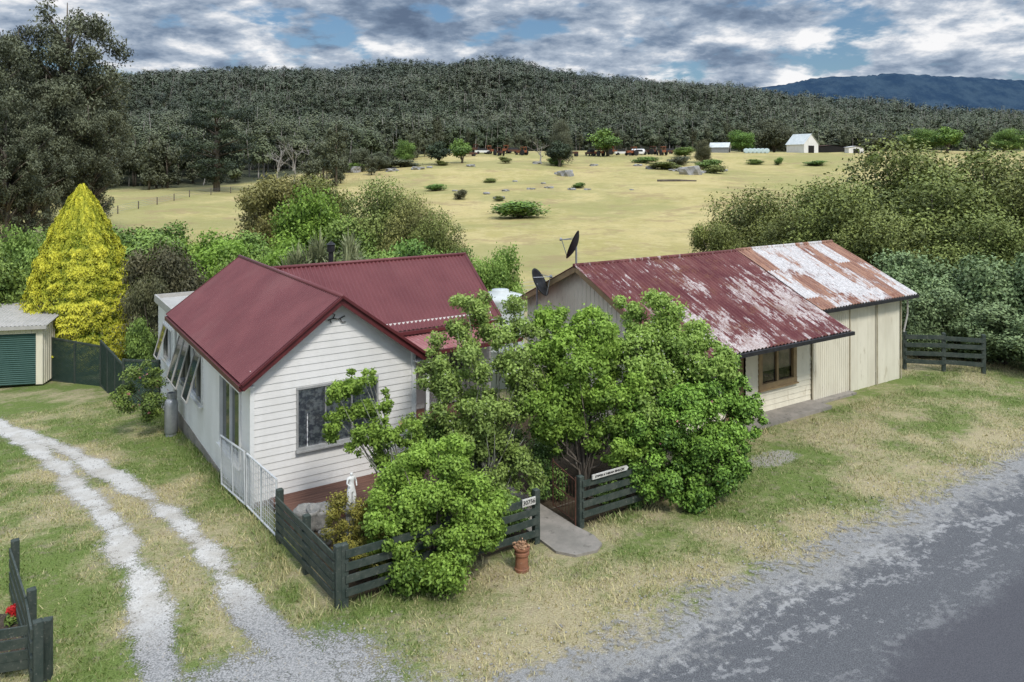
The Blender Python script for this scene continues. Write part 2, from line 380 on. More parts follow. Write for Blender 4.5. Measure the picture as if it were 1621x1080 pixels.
def groundmat():
    m,t,p=newmat('grass_and_earth'); tc=t.new('ShaderNodeTexCoord'); v=tc.outputs['Object']
    n2=t.noise(v,5,7,.75); n3=t.noise(v,34,4,.7); n4=t.noise(v,.07,5,.6)
    nd=t.math('ADD',t.attr('dry'),t.math('MULTIPLY',t.math('SUBTRACT',n2,.5),1.9))
    green=t.mix(t.step(n3,.3,.7),(.080,.115,.028),(.19,.25,.068))
    straw=t.mix(t.step(n3,.3,.7),(.25,.205,.11),(.50,.435,.27))
    c=t.mix(t.step(nd,.05,1.0),green,straw)
    dirt=t.mix(n3,(.15,.115,.08),(.38,.31,.23))
    c=t.mix(t.math('MULTIPLY',t.step(t.noise(v,2.3,7,.78),.53,.64),.6),c,dirt)
    gv=t.math('ADD',t.attr('gravel'),t.math('MULTIPLY',t.math('SUBTRACT',n2,.5),1.8))
    grav=t.mix(t.step(n3,.35,.65),(.18,.16,.13),(.47,.44,.38))
    c=t.mix(t.math('MULTIPLY',t.step(gv,.45,.90),.9),c,grav)
    c=t.mix(t.attr('dark'),c,t.mix(n2,(.03,.025,.018),(.11,.08,.05)))
    fieldc=t.mix(t.step(n4,.35,.65),(.47,.385,.175),(.37,.32,.125))
    fieldc=t.mix(t.math('MULTIPLY',t.step(t.noise(v,.5,7,.78),.45,.65),.6),fieldc,(.53,.44,.23))
    fieldc=t.mix(t.math('MULTIPLY',t.step(t.noise(v,1.6,6,.8),.52,.64),.5),fieldc,(.25,.225,.10))
    fieldc=t.mix(t.math('MULTIPLY',t.step(t.noise(v,.024,6,.7),.46,.56),.6),fieldc,(.25,.25,.095))
    fieldc=t.mix(t.math('MULTIPLY',t.step(t.noise(v,.11,6,.75),.52,.61),.6),fieldc,(.30,.225,.12))
    c=t.mix(t.attr('field'),c,fieldc)
    c=t.mix(t.attr('wood'),c,t.mix(n4,(.045,.052,.034),(.09,.095,.055)))
    t.link(c,p.inputs['Base Color']); p.inputs['Roughness'].default_value=.95; p.inputs['Specular IOR Level'].default_value=.1
    bump(t,p,t.math('ADD',n3,t.math('MULTIPLY',n2,2)),.6,.04); return m
xs=axis(-22,26,.22,-2600,2600); ys=axis(5,34,.22,-60,3600)
X,Y,V,Q=grid(xs,ys,G); u,v=w2uv(X,Y)
def fedge(X): return np.interp(X,[-400,-110,-62,-40,-10,30,400],[125,148,168,235,310,335,345])+ (fbm(np.asarray(X)/22.,np.asarray(X)*0,77)-.5)*34
dr=dryness(X,Y)
grv=.70*sst(-6.2,-7.9,v+.8*(fbm(X*.6,Y*.6,18)-.5))+1.0*(1-sst(.35,1.0,np.hypot((u-11.6)*.75,(v+4.3)*1.5)))+drive_mask(X,Y)*.6+.2*sst(9,20,u)*sst(-5.8,-7.2,v)
fld=sst(42,60,Y+3*(fbm(X/8,Y/8,5)-.5)*4); wd=sst(-8,8,Y-fedge(X)+(fbm(X/20,Y/20,6)-.5)*30)
gme=npmesh('ground',V,Q,groundmat(),None,dict(dry=dr,gravel=np.clip(grv,0,1.2),dark=garden(u,v),field=fld*(1-wd),wood=wd),smooth=True)
go=addobj('ground',gme); meta(go,'grassy ground with pasture rising to wooded hills','ground',kind='structure')
def drivemat():
    m,t,p=newmat('white_gravel'); tc=t.new('ShaderNodeTexCoord'); v=tc.outputs['Object']
    n2=t.noise(v,5,8,.8); n3=t.noise(v,40,3,.7); n1=t.noise(v,1.4,5,.65)
    c=t.mix(t.step(n3,.25,.62),(.36,.34,.31),(.56,.54,.50)); c=t.mix(t.math('MULTIPLY',t.step(n1,.42,.6),.5),c,(.33,.295,.24))
    ap=t.attr('apron'); gr=t.mix(t.step(n3,.35,.65),(.15,.15,.148),(.36,.35,.335)); c=t.mix(ap,c,gr)
    t.link(c,p.inputs['Base Color']); p.inputs['Roughness'].default_value=.95; bump(t,p,n3,.2,.015)
    f=t.math('ADD',t.attr('mask'),t.math('MULTIPLY',t.math('SUBTRACT',n2,.5),1.6))
    f=t.math('ADD',f,t.math('MULTIPLY',t.math('SUBTRACT',n3,.5),.9))
    a=t.step(f,.25,.80); tr=t.new('ShaderNodeBsdfTransparent'); ms=t.new('ShaderNodeMixShader')
    t.link(a,ms.inputs[0]); t.link(tr.outputs[0],ms.inputs[1]); t.link(p.outputs[0],ms.inputs[2]); t.link(ms.outputs[0],t.n['Material Output'].inputs[0]); return m
X,Y,V,Q=grid(np.arange(-22,3,.15),np.arange(6.5,30,.15),lambda a,b:G(a,b)+.014)
u,v=w2uv(X,Y); mk=drive_mask(X,Y); keep=(mk.ravel()[Q].max(1)>.03)
dme=npmesh('driveway',V,Q[keep],drivemat(),None,dict(mask=mk,apron=sst(-2.4,-4.6,v)),smooth=True)
meta(addobj('driveway',dme),'two worn white gravel wheel tracks in the grass','driveway',kind='structure')
def roadmat():
    m,t,p=newmat('worn_asphalt'); tc=t.new('ShaderNodeTexCoord'); v=tc.outputs['Object']
    sx=t.new('ShaderNodeSeparateXYZ'); t.link(v,sx.inputs[0]); y=sx.outputs[1]
    n1=t.noise(v,.8,6,.7); n2=t.noise(v,6,8,.82); n3=t.noise(v,55,3,.75); n5=t.noise(coords(t,'Object',(.35,1,1)),1.6,6,.75)
    base=t.mix(t.step(n3,.3,.7),(.050,.052,.056),(.150,.152,.158))
    pale=t.mix(t.step(n3,.3,.7),(.17,.165,.155),(.42,.41,.385))
    s=t.math('ADD',y,t.math('MULTIPLY',t.math('SUBTRACT',n1,.5),2.6)); s=t.math('ADD',s,t.math('MULTIPLY',t.math('SUBTRACT',n2,.5),3.2))
    c=t.mix(t.math('MULTIPLY',t.step(s,-8.9,-7.9),.85),base,pale)
    pt=t.step(t.math('ADD',t.math('MULTIPLY',n5,.5),t.math('MULTIPLY',n2,.5)),.515,.56)
    c=t.mix(t.math('MULTIPLY',pt,t.math('MULTIPLY',t.step(y,-11.5,-8.4),.6)),c,(.36,.355,.345))
    s2=t.math('ADD',y,t.math('MULTIPLY',t.math('SUBTRACT',n1,.5),1.8)); s2=t.math('ADD',s2,t.math('MULTIPLY',t.math('SUBTRACT',n2,.5),.8))
    c=t.mix(t.step(s2,-10.1,-10.6),c,t.mix(t.step(n3,.3,.7),(.050,.050,.056),(.100,.099,.108)))
    t.link(c,p.inputs['Base Color']); p.inputs['Roughness'].default_value=.85; p.inputs['Specular IOR Level'].default_value=.25
    bump(t,p,n3,.3,.012)
    e=t.math('ADD',y,t.math('MULTIPLY',t.math('SUBTRACT',n1,.5),2.6)); e=t.math('ADD',e,t.math('MULTIPLY',t.math('SUBTRACT',n2,.5),3.6))
    a=t.step(e,-7.5,-8.1); tr=t.new('ShaderNodeBsdfTransparent'); ms=t.new('ShaderNodeMixShader')
    t.link(a,ms.inputs[0]); t.link(tr.outputs[0],ms.inputs[1]); t.link(p.outputs[0],ms.inputs[2]); t.link(ms.outputs[0],t.n['Material Output'].inputs[0]); return m
X,Y,V,Q=grid(np.linspace(-60,140,60),np.array([-17,-14,-11,-9,-8,-7,-6.3]),lambda a,b:a*0+.022)
road=addobj('road',npmesh('road',V,Q,roadmat())); road.location=(*C0,0); road.rotation_euler=(0,0,ROT)
meta(road,'worn patched grey asphalt country road','road',kind='structure')
def local(o): o.location=(*C0,0); o.rotation_euler=(0,0,ROT); return o
mb=MB(); vs=[(4.28,-5.1),(4.5,-5.42),(4.95,-5.5),(5.2,-5.35),(5.28,-5.0),(5.22,-4.5),(5.2,-1),(4.3,-1),(4.3,-4.4)]
mb.add([(a,b,.05) for a,b in vs]+[(a,b,-.05) for a,b in vs],[tuple(range(9))]+[(i,(i+9),(i+1)%9+9,(i+1)%9) for i in range(9)])
meta(local(mb.obj('path','concrete')),'short grey concrete garden path through the gateway','path',kind='structure')
def stones():
    rng=np.random.default_rng(77); N=60000; Y=rng.uniform(9.5,26,N); X=rng.uniform(-.7,.7,N)*Y; u,v=w2uv(X,Y)
    pr=np.maximum(np.exp(-((v+7.5)/.7)**2)*.32,drive_mask(X,Y)*.2); ok=rng.random(N)<pr; X=X[ok];Y=Y[ok]; n=len(X); Z=G(X,Y)+.012
    s=rng.uniform(.006,.020,n)[:,None]; b=np.stack([X,Y,Z],-1); a=rng.uniform(0,6.28,n); ca,sa=np.cos(a),np.sin(a)
    def P(x,y,z): return b+s*np.stack([x*ca-y*sa,x*sa+y*ca,np.full(n,z)],-1)
    V=np.stack([P(-1,-.7,0),P(1,-.8,0),P(.9,.7,0),P(-.8,.8,0),P(-.5,-.4,.9),P(.5,-.5,.8),P(.6,.4,.9),P(-.4,.4,.8)],1).reshape(-1,3)
    f=np.array([(4,5,6,7),(0,1,5,4),(1,2,6,5),(2,3,7,6),(3,0,4,7)]); Q=(np.arange(n)[:,None,None]*8+f).reshape(-1,4)
    meta(addobj('gravel',npmesh('gravel',V,Q,'pebble')),'loose pale stones along the verge and drive','gravel',kind='stuff')
stones()
# ---------------------------------------------------------------- hills & forest
X,Y,V,Q=grid(np.linspace(200,3600,300),np.linspace(2100,3300,80),lambda a,b:
   (np.interp((a/2600*FP+810.5),[900,1060,1150,1215,1290,1400,1500,1621,1900,2400],[260,170,145,133,119,112,115,123,155,200])*-1+260)*2600/FP*np.exp(-((b-2600)/330)**2)
   +(fbm(a/260,b/260,31,2)-.5)*22+(vnoise(a/12,b/12,35)-.5)*10-2)
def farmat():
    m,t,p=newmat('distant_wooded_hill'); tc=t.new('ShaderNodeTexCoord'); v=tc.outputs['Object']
    c=t.mix(t.step(t.noise(v,.012,6,.75),.38,.62),(.022,.045,.082),(.042,.072,.108)); t.link(c,p.inputs['Base Color']); p.inputs['Roughness'].default_value=1; p.inputs['Specular IOR Level'].default_value=0  # blue of aerial haze is put into the hill's base colour
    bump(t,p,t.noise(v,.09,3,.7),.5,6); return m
meta(addobj('hill',npmesh('hill',V,Q,farmat(),smooth=True)),'distant wooded hill range coloured haze blue','hill',kind='structure')
def forest():
    rng=np.random.default_rng(3)
    N=44000; yy=rng.uniform(120,960,N); xx=rng.uniform(-.80,.80,N)*yy+rng.normal(size=N)*4
    fe=fedge(xx); ok=(yy>fe+5)&(rng.random(N)<np.clip(yy/620,.25,1)*(.6+.8*fbm(xx/25,yy/25,70)))
    xx=xx[ok];yy=yy[ok]; zz=G(xx,yy); n=len(xx); fe=fe[ok]
    h=rng.uniform(7,18,n)*(.7+.6*fbm(xx/35,yy/35,44))*(.65+.35*sst(0,60,yy-fe)); cw=h*rng.uniform(.18,.42,n)
    Vs=[];Ts=[]
    for (a,b,kc,kl,ls) in ((0,260,12,80,.6),(260,400,9,50,.85),(400,600,7,34,1.05),(600,1000,5,20,1.35)):
        s=np.where((yy>=a)&(yy<b))[0]; m=len(s)
        if m==0: continue
        d=nrmz(rng.normal(size=(m,kc,3)))
        cc=np.stack([xx[s],yy[s],zz[s]+h[s]*.60],-1)[:,None,:]+d*np.stack([cw[s]*.65,cw[s]*.65,h[s]*.32],-1)[:,None,:]
        cr=(cw[s]*.42)[:,None]*rng.uniform(.5,1.2,(m,kc)); ct=rng.uniform(.36,.50,(m,kc))+((fbm(xx[s]/45,yy[s]/45,51)-.5)*1.0)[:,None]+rng.normal(size=(m,1))*.14
        dd=nrmz(rng.normal(size=(m,kc,kl,3)))
        pos=cc[:,:,None,:]+dd*cr[:,:,None,None]*np.array([1,1,.8])*rng.uniform(.4,1.35,(m,kc,kl,1))
        # facing follows the whole crown, so each tree shades as one rounded mass
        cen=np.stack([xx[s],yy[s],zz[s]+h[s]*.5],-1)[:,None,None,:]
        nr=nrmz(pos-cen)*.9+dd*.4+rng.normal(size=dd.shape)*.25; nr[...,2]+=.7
        tt=ct[:,:,None]+.22*nrmz(pos-cen)[...,2]+rng.normal(size=dd.shape[:3])*.05  # crown tops tinted lighter than undersides, top light put into the colour
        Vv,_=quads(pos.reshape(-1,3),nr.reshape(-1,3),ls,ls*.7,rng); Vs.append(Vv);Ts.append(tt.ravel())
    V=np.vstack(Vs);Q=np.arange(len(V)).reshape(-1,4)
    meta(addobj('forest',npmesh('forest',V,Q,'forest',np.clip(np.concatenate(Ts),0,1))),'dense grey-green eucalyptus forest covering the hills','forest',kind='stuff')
    s=np.where((yy<700)&(rng.random(n)<.5))[0]; m=len(s)
    b=np.stack([xx[s],yy[s],zz[s]],-1); w=rng.uniform(.08,.22,m)[:,None]
    tp=b+np.stack([rng.normal(size=m)*1.2,rng.normal(size=m)*1.2,h[s]*.95],-1); sx=np.array([1,0,0])*w
    V=np.stack([b-sx,b+sx,tp+sx*.4,tp-sx*.4],1).reshape(-1,3)
    meta(addobj('forest_stems',npmesh('forest_stems',V,np.arange(len(V)).reshape(-1,4),'palebark')),'pale slender trunks showing among the forest','tree trunks',kind='stuff')
forest()
# ---------------------------------------------------------------- plant prototypes
def mkbush(key,seed,leaf,n=12000,L=.17,W=.10,k=22,z0=.2,H=4,Wd=4,rr=.2,b=.78,up=.35,bark='bark',droop=0,nl=9,r0=.07,t0=.2,t1=.75):
    rng=np.random.default_rng(seed); cl=crown(rng,Wd,z0,H,k,rr,.35,b,t0=t0,t1=t1)
    mb=MB(); limbs(mb,cl,(0,0,-.1),rng,r0,nl)
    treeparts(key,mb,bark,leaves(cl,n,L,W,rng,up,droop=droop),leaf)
mkbush('bushA',1,'lfmid',15000,k=34,rr=.16,b=.84); mkbush('bushB',2,'lfolive',17000,L=.15,W=.065,k=40,rr=.145,b=.86)
mkbush('bushC',3,'lflime',15000,L=.14,W=.09,k=36,rr=.15,b=.85); mkbush('bushD',4,'lfgrey',16000,L=.17,W=.10,k=36,rr=.155,b=.84)
mkbush('bushE',8,'lfolive',34000,L=.10,W=.055,k=60,rr=.15,b=.80,droop=.15,nl=20,z0=0,up=.5)
mkbush('smallbush',5,'lfdark',3500,L=.3,W=.2,k=14,rr=.22)
mkbush('paddocktree',6,'lfpine',5000,L=.3,W=.2,k=18,z0=.9,rr=.19,r0=.13)
def mkgum(key,seed,n=16000,H=22,Wd=9,z0=6,L=.5,W=.2,k=34,rr=.13,leaf='lfgum'):
    rng=np.random.default_rng(seed); cl=crown(rng,Wd,z0,H,k,rr,.3,.95,zs=.9,t0=.15,t1=.8)
    mb=MB(); mb.tube([(0,0,-.3),(.1,.1,H*.3),(-.1,.2,H*.6),(.1,0,H*.92)],[H*.018,H*.014,H*.009,.03],8)
    for c in cl[::2]:
        z=max(z0*.6,c[2]-H*.14); mb.tube([(0,.1,z),(c[0]*.5,c[1]*.5,(z+c[2])/2+.2),(c[0],c[1],c[2])],[H*.006,H*.004,.03],5)
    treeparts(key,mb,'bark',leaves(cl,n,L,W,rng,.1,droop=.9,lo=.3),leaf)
mkgum('gumA',11,34000,L=.32,W=.12,k=120,rr=.08,z0=2.5); mkgum('gumB',12,34000,H=24,Wd=10,z0=2,L=.32,W=.12,k=130,rr=.075)
mkgum('edgeA',13,4000,14,6.5,3,.5,.3,24,.12); mkgum('edgeB',14,4000,16,6,3.5,.5,.3,24,.12)
mkgum('edgeC',15,4000,12,7,1.0,.5,.3,24,.13)
rng=np.random.default_rng(20); cl=[]
for j in range(70):
    z=rng.uniform(2.5,19); w=9.5*math.sqrt(max(.08,1-((z-12)/9.5)**2)); a=rng.uniform(0,6.28); r=w*rng.uniform(.3,1)
    cl.append([r*math.cos(a),r*math.sin(a),z,rng.uniform(1.4,2.6),rng.uniform(1.4,2.6),rng.uniform(.5,1.0),rng.uniform(.1,.6)])
mb=MB(); mb.tube([(0,0,-.3),(0,0,8),(.2,0,18)],[.9,.6,.1],8)
for c in cl[::2]: mb.tube([(0,0,c[2]*.8),(c[0],c[1],c[2])],[.2,.05],5)
treeparts('pine',mb,'bark',leaves(cl,16000,.55,.28,rng,.5),'lfpine')
def conifer():
    rng=np.random.default_rng(21); n=130000; H=7.0
    t=rng.random(n)**.75; a=rng.uniform(0,2*math.pi,n)
    prof=np.interp(t,[0,.05,.15,.3,.5,.68,.82,.92,.97,1],[1.9,2.2,2.32,2.22,1.88,1.42,.96,.55,.30,.10])
    def cyl(f,g,s):   # foliage sprays as cells round the cone, no drift with height
        return .5*(vnoise(np.cos(a)*f+40,t*g,s)+vnoise(np.sin(a)*f+90,t*g+7.3,s+50))-.5
    spray=.22*cyl(6,14,1)+.20*cyl(13,30,2)+.14*cyl(24,52,3)
    r=prof*(1+spray)*(1-.12*rng.random(n)**2)
    pos=np.stack([r*np.cos(a),r*np.sin(a),.1+t*H+spray*1.0],-1)
    nr=np.stack([np.cos(a),np.sin(a),np.full(n,.4)],-1)+rng.normal(size=(n,3))*.45
    td=np.stack([np.cos(a)*.4,np.sin(a)*.4,np.full(n,1.)],-1)+rng.normal(size=(n,3))*.3
    V,Q=quads(pos,nr,.11,.05,rng,td); tint=np.clip(.50+3.6*spray+rng.normal(size=n)*.13,0,1)  # painted shading: hollows between sprays tinted darker green, raised sprays yellower
    mb=MB(); mb.tube([(0,0,-.2),(0,0,6.4)],[.16,.03],7)
    treeparts('goldcone',mb,'bark',(V,Q,tint),'lfgold')
conifer()
mb=MB(); rng=np.random.default_rng(22)
def deadbranch(p,d,L,r,lv):
    q=p+d*L; mb.tube([p,p+d*L*.5+Vector(rng.normal(size=3)*L*.05),q],[r,r*.75,r*.45],5)
    if lv<3:
        for k in range(3 if lv else 5):
            nd=(d+Vector(rng.normal(size=3)*.55)); nd.z=abs(nd.z)*.8+.1; deadbranch(p.lerp(q,rng.uniform(.5,1)),nd.normalized(),L*rng.uniform(.5,.75),r*.45,lv+1)
deadbranch(Vector((0,0,-.2)),Vector((.05,0,1)),4.5,.18,0)
me=bpy.data.meshes.new('trunk'); me.from_pydata(mb.v,[],mb.f); me.materials.append(M['palebark']); protos['dead']=[('trunk',me)]
def palm():
    rng=np.random.default_rng(23); V=[];T=[]; mb=MB(); mb.tube([(0,0,-.2),(.05,0,1.6)],[.13,.1],7)
    heads=[(0,0,1.8),(.5,.2,1.5),(-.45,.1,1.6)]
    for h in heads:
        mb.tube([(0,0,.7),h],[.08,.06],6)
        for k in range(170):
            d=rng.normal(size=3);d[2]=abs(d[2])*.9+rng.uniform(-.35,.3);d/=np.linalg.norm(d); L=rng.uniform(.6,.95)
            s=np.cross(d,[0,0,1]);s/=np.linalg.norm(s)+1e-6; p0=np.array(h);p1=p0+d*L*.6;p2=p0+d*L;p2[2]-=.18*L
            V+=[p0-s*.015,p0+s*.015,p1+s*.03,p1-s*.03, p1-s*.03,p1+s*.03,p2+s*.004,p2-s*.004]; t=rng.uniform(.2,1);T+=[t,t]
    V=np.array(V); treeparts('palm',mb,'bark',(V,np.arange(len(V)).reshape(-1,4),np.array(T)),'lfpalm')
palm()
def at(x,Yd): return (x-810.5)*Yd/FP, Yd
def bg(key,name,x,yt,Yd,w,label,cat,mat=None,bw=4.0,bh=4.0,grp=None,D=1.0,hs=1.04):
    X0,Y0=at(x,Yd); z=gz(X0,Y0); H=HC-(yt-260)*Yd/FP-z; W=w*Yd/FP
    return plant(key,name,X0,Y0,label,cat,(W/bw*1.1,W/bw*D,H/bh*hs),group=grp,mat=mat)
bg('goldcone','conifer_tree',130,303,34,178,'golden yellow-green conical cypress beside the lattice fence','tree',bw=4.9,bh=7.2)
Hd='shrubs and small trees behind the cottage'
for a in [('bushB',265,375,32,135,'dark brownish shrub behind the lattice fence','lfdusk'),
 ('bushA',215,362,44,150,'mid green leafy garden shrub',None),('bushC',20,352,40,120,'bright green shrub beside the garage','lflime'),
 ('bushA',70,378,38,90,'mid green shrub near the golden cypress',None),('bushA',-10,400,34,130,'leafy green bush behind the garage',None),
 ('bushA',345,368,44,130,'mid green leafy garden shrub','lfbright'),('bushD',400,368,46,120,'grey-green leafy garden shrub','lfmid'),
 ('bushA',320,420,36,110,'mid green leafy garden shrub','lfbright'),('bushB',440,268,62,130,'tall dark olive wattle tree','lfbronze'),
 ('bushB',505,272,64,110,'tall dark olive wattle tree','lfolive'),('bushC',480,290,50,130,'tall bright green tree in the hedge','lfbright'),
 ('bushE',600,292,50,150,'olive tree with bronze tips','lfolive'),('bushE',655,315,48,110,'olive tree with bronze tips','lfbronze'),('bushE',695,340,46,110,'olive drooping garden shrub','lfolive'),
 ('bushA',650,375,38,120,'mid green leafy garden shrub','lfmid'),('bushB',585,390,35,130,'dark leafy garden shrub','lfmid'),
 ('bushC',790,385,37,95,'lime green shrub by the water tank','lflime'),('bushC',735,390,40,90,'mid green leafy garden shrub','lfmid'),
 ('bushA',250,352,55,110,'mid green leafy garden shrub','lfmid'),('bushB',390,395,33,110,'dense green shrub against the cottage','lfmid'),
 ('bushA',450,380,40,110,'dense green garden shrub','lfbright'),('bushC',185,358,50,80,'bright green garden shrub','lfbright'),
 ('bushD',560,345,48,110,'dense green garden shrub','lfmid'),('bushA',300,378,48,130,'mid green shrub in the hedge','lfbright'),
 ('bushE',130,350,60,150,'dark green shrub behind the cypress','lfmid'),('bushB',680,390,36,110,'dark leafy garden shrub','lfmid'),
 ('bushB',240,425,30,70,'dark brownish shrub behind the lattice fence','lfdusk'),('bushA',222,500,28,60,'green shrub behind the lattice fence','lfmid')]:
    bg(a[0],'garden_shrub',a[1],a[2],a[3],a[4],a[5],'shrub',a[6],grp=Hd)
for x,y in ((505,358),(552,358),(470,378)): bg('palm','cabbage_palm',x,y,33.5,70,'spiky cabbage palm with strap leaves','palm',bw=2.2,bh=2.6,grp='cabbage palms behind the cottage')
Hr='large shrubs beside the tin shed'
for a in [('bushE',1190,300,47,190,'large olive green spreading shrub','lfolive'),('bushE',1290,288,46,170,'large olive green spreading shrub','lfolive'),
 ('bushE',1420,222,45,260,'tall olive green spreading tree','lfolive'),('bushE',1560,236,45,260,'tall olive green spreading tree','lfolive'),
 ('bushE',1350,288,39,200,'large olive green spreading shrub','lfolive'),('bushE',1480,272,39,250,'large olive green spreading shrub','lfolive'),
 ('bushE',1620,275,38,220,'large olive green spreading shrub','lfolive'),('bushB',1140,335,44,100,'rounded dark olive shrub','lfolive'),
 ('bushE',1250,328,42,150,'rounded dark olive shrub','lfolive'),('bushE',1400,334,36,190,'large olive green spreading shrub','lfolive'),('bushE',1560,334,35,200,'large olive green spreading shrub','lfolive'),('bushB',1320,350,40,130,'rounded dark olive shrub','lfolive')]:
    bg(a[0],'spreading_shrub',a[1],a[2],a[3],a[4],a[5],'shrub',a[6],grp=Hr,hs=1.0)
for a in [(1440,400,32,130),(1530,405,31,150),(1620,400,30,150),(1480,455,29.5,120),(1590,480,28.3,130),(1660,500,27,120),(1545,500,28.8,90),(1455,500,29.2,70)]:
    bg('bushD','leafy_shrub',*a,'grey-green leafy shrub behind the rail fence','shrub','lfgrey',grp='grey-green shrubs behind the rail fence')
for x,yt,Yd,w,k in ((30,30,80,160,'gumA'),(105,20,84,170,'gumB'),(155,95,88,100,'gumA'),(-30,55,70,150,'gumB'),(75,105,75,140,'gumA'),(10,150,66,130,'gumA'),(140,175,78,110,'gumB'),(45,200,68,110,'gumB')):
    bg(k,'gum_tree',x,yt,Yd,w,'tall grey-green gum tree with drooping foliage','tree',bw=9,bh=22,grp='tall gum trees beside the paddock')
X0,Y0=at(343,150); plant('pine','pine_tree',X0,Y0,'large dark spreading pine at the paddock edge','tree',(.80,.80,.92))
E='eucalyptus trees along the paddock edge'
for i in range(110):
    x=rng0.uniform(150,1640); Yd=float(fedge((x-810)/FP*(160 if x<480 else 320)))+rng0.uniform(-7,16); X0,Y0=at(x,Yd)
    s=rng0.uniform(.45,1.1)*(0.8 if x>500 else .85); plant(['edgeA','edgeB','edgeC'][i%3],'eucalyptus_tree',X0,Y0,'grey-green eucalyptus tree at the forest edge','tree',(s*1.1,s*1.1,s*rng0.uniform(.8,1.15)),group=E)
for x,yt,Yd in ((465,200,165),(500,205,170),(855,212,215),(440,215,172)):
    bg('dead','dead_tree',x,yt,Yd,38,'bare pale dead tree standing in the paddock','tree',bw=5,bh=9,grp='dead trees in the paddock')
for x,yt,Yd,w,k,m,lb in ((640,220,205,34,'bushC','lfmid','rounded green tree in the paddock'),(695,224,200,40,'paddocktree','lfpine','dark rounded tree in the paddock'),
  (732,220,205,38,'paddocktree','lfmid','rounded green tree in the paddock'),(888,192,205,45,'bushE','lfgum','tall sparse grey-green tree in the paddock'),
  (886,222,198,36,'paddocktree','lfpine','dark shrub beside boulders'),(962,204,240,56,'paddocktree','lfmid','broad umbrella-shaped green tree in the paddock'),
  (530,215,180,50,'bushE','lfgum','sparse grey tree in the paddock'),(570,235,190,40,'bushD','lfgum','sparse grey-green paddock shrub'),(600,240,190,40,'bushA','lfgum','sparse grey-green paddock shrub'),
  (1113,222,215,34,'bushE','lfdusk','bare brownish tree among boulders'),(1175,205,280,50,'bushC','lfmid','rounded green tree by the farm sheds'),
  (1225,188,285,64,'bushD','lfgum','broad dark tree beside the barn'),(1500,200,260,40,'paddocktree','lfmid','rounded tree by the farm sheds'),
  (1085,232,230,40,'bushA','lfmid','green shrub near the farm sheds'),(1395,215,250,50,'bushA','lfgum','grey-green shrub by the farm sheds'),(1460,205,270,70,'bushE','lfmid','green trees by the farm sheds'),(1600,205,270,60,'bushE','lfmid','green trees by the farm sheds')):
    bg(k,'paddock_tree',x,yt,Yd,w,lb,'tree',m)
def bgz(key,name,x,y,w,h,label,cat,mat,grp):
    X0,Y0=px(x,y); plant(key,name,X0,Y0,label,cat,(w*Y0/FP/4,w*Y0/FP/4*.7,h*Y0/FP/4),group=grp,mat=mat)
for x,y,w,h,m in ((823,345,100,28,'lfmid'),(728,316,30,16,'lfdusk'),(690,302,44,11,'lfmid'),(790,318,22,8,'lfolive'),(915,298,28,9,'lfmid'),(1195,261,34,9,'lfmid'),(1232,262,20,13,'lfmid'),(1130,275,40,14,'lfolive'),(1055,268,60,12,'lfolive'),(600,268,60,12,'lfolive'),(775,290,24,8,'lfolive'),(800,258,30,10,'lfolive'),(640,265,60,12,'lfgum'),(1380,262,30,20,'lfmid'),(1550,258,40,18,'lfmid'),(1120,268,60,16,'lfmid'),(1075,262,50,14,'lfgum'),(1020,258,50,10,'lfmid'),(880,262,40,12,'lfmid'),(700,262,30,8,'lfolive'),(560,272,50,14,'lfmid'),(1290,262,50,8,'lfmid'),(1440,258,60,12,'lfmid')):
    bgz('smallbush','paddock_shrub',x,y,w,h,'low dark shrub in the dry paddock','shrub',m,'low shrubs scattered over the paddock')
def rockmesh(seed):
    import bmesh
    bm=bmesh.new(); bmesh.ops.create_icosphere(bm,subdivisions=3,radius=1); rg=np.random.default_rng(seed); ph=rg.uniform(0,6,6)
    for v in bm.verts:
        c=v.co; k=1+.28*math.sin(c.x*2.3+ph[0])*math.sin(c.y*2.9+ph[1])+.18*math.sin(c.z*5+ph[2])*math.sin(c.x*6+ph[3])+.07*math.sin(c.y*13+ph[4]); v.co=c*k; v.co.z=max(min(v.co.z*.9+.2,.72+.1*c.x),-.3)
    me=bpy.data.meshes.new('boulder'); bm.to_mesh(me); bm.free(); me.materials.append(M['rock']); return me
rk=[rockmesh(i) for i in range(3)]
for x,y,s in ((1095,275,30),(1082,271,18),(1110,273,16),(897,278,22),(885,275,14),(560,272,24),(590,270,16),(620,270,20),(660,267,18),(770,306,13),(800,302,12),(840,299,12),(870,297,13),(940,262,14),(1030,266,18),(1055,266,16),(745,262,12),(850,258,14),(1000,300,7),(905,300,14),(790,314,16),(720,302,9),(1145,270,14),(815,287,10),(680,265,12),(545,270,18),(1010,262,14),(1068,270,14),(860,290,9),(930,300,10),(1125,266,14)):
    X0,Y0=px(x,y+1); o=addobj('boulder',rk[int(x)%3],None,(X0,Y0,gz(X0,Y0))); r=s*Y0/FP/2; o.scale=(r*1.1,r*.9,r*(1.15 if s>20 else .6)); o.rotation_euler=(0,0,x*.7)
    meta(o,'weathered grey granite boulder in the paddock','boulder','granite boulders in the paddock')
X0,Y0=px(1072,288); mb=MB(); mb.tube([(-4,0,.2),(0,.1,.28),(4,.5,.2)],[.28,.25,.12],7); o=mb.obj('fallen_log','bark'); o.location=(X0,Y0,gz(X0,Y0)); meta(o,'dark fallen log lying in the dry paddock','log')
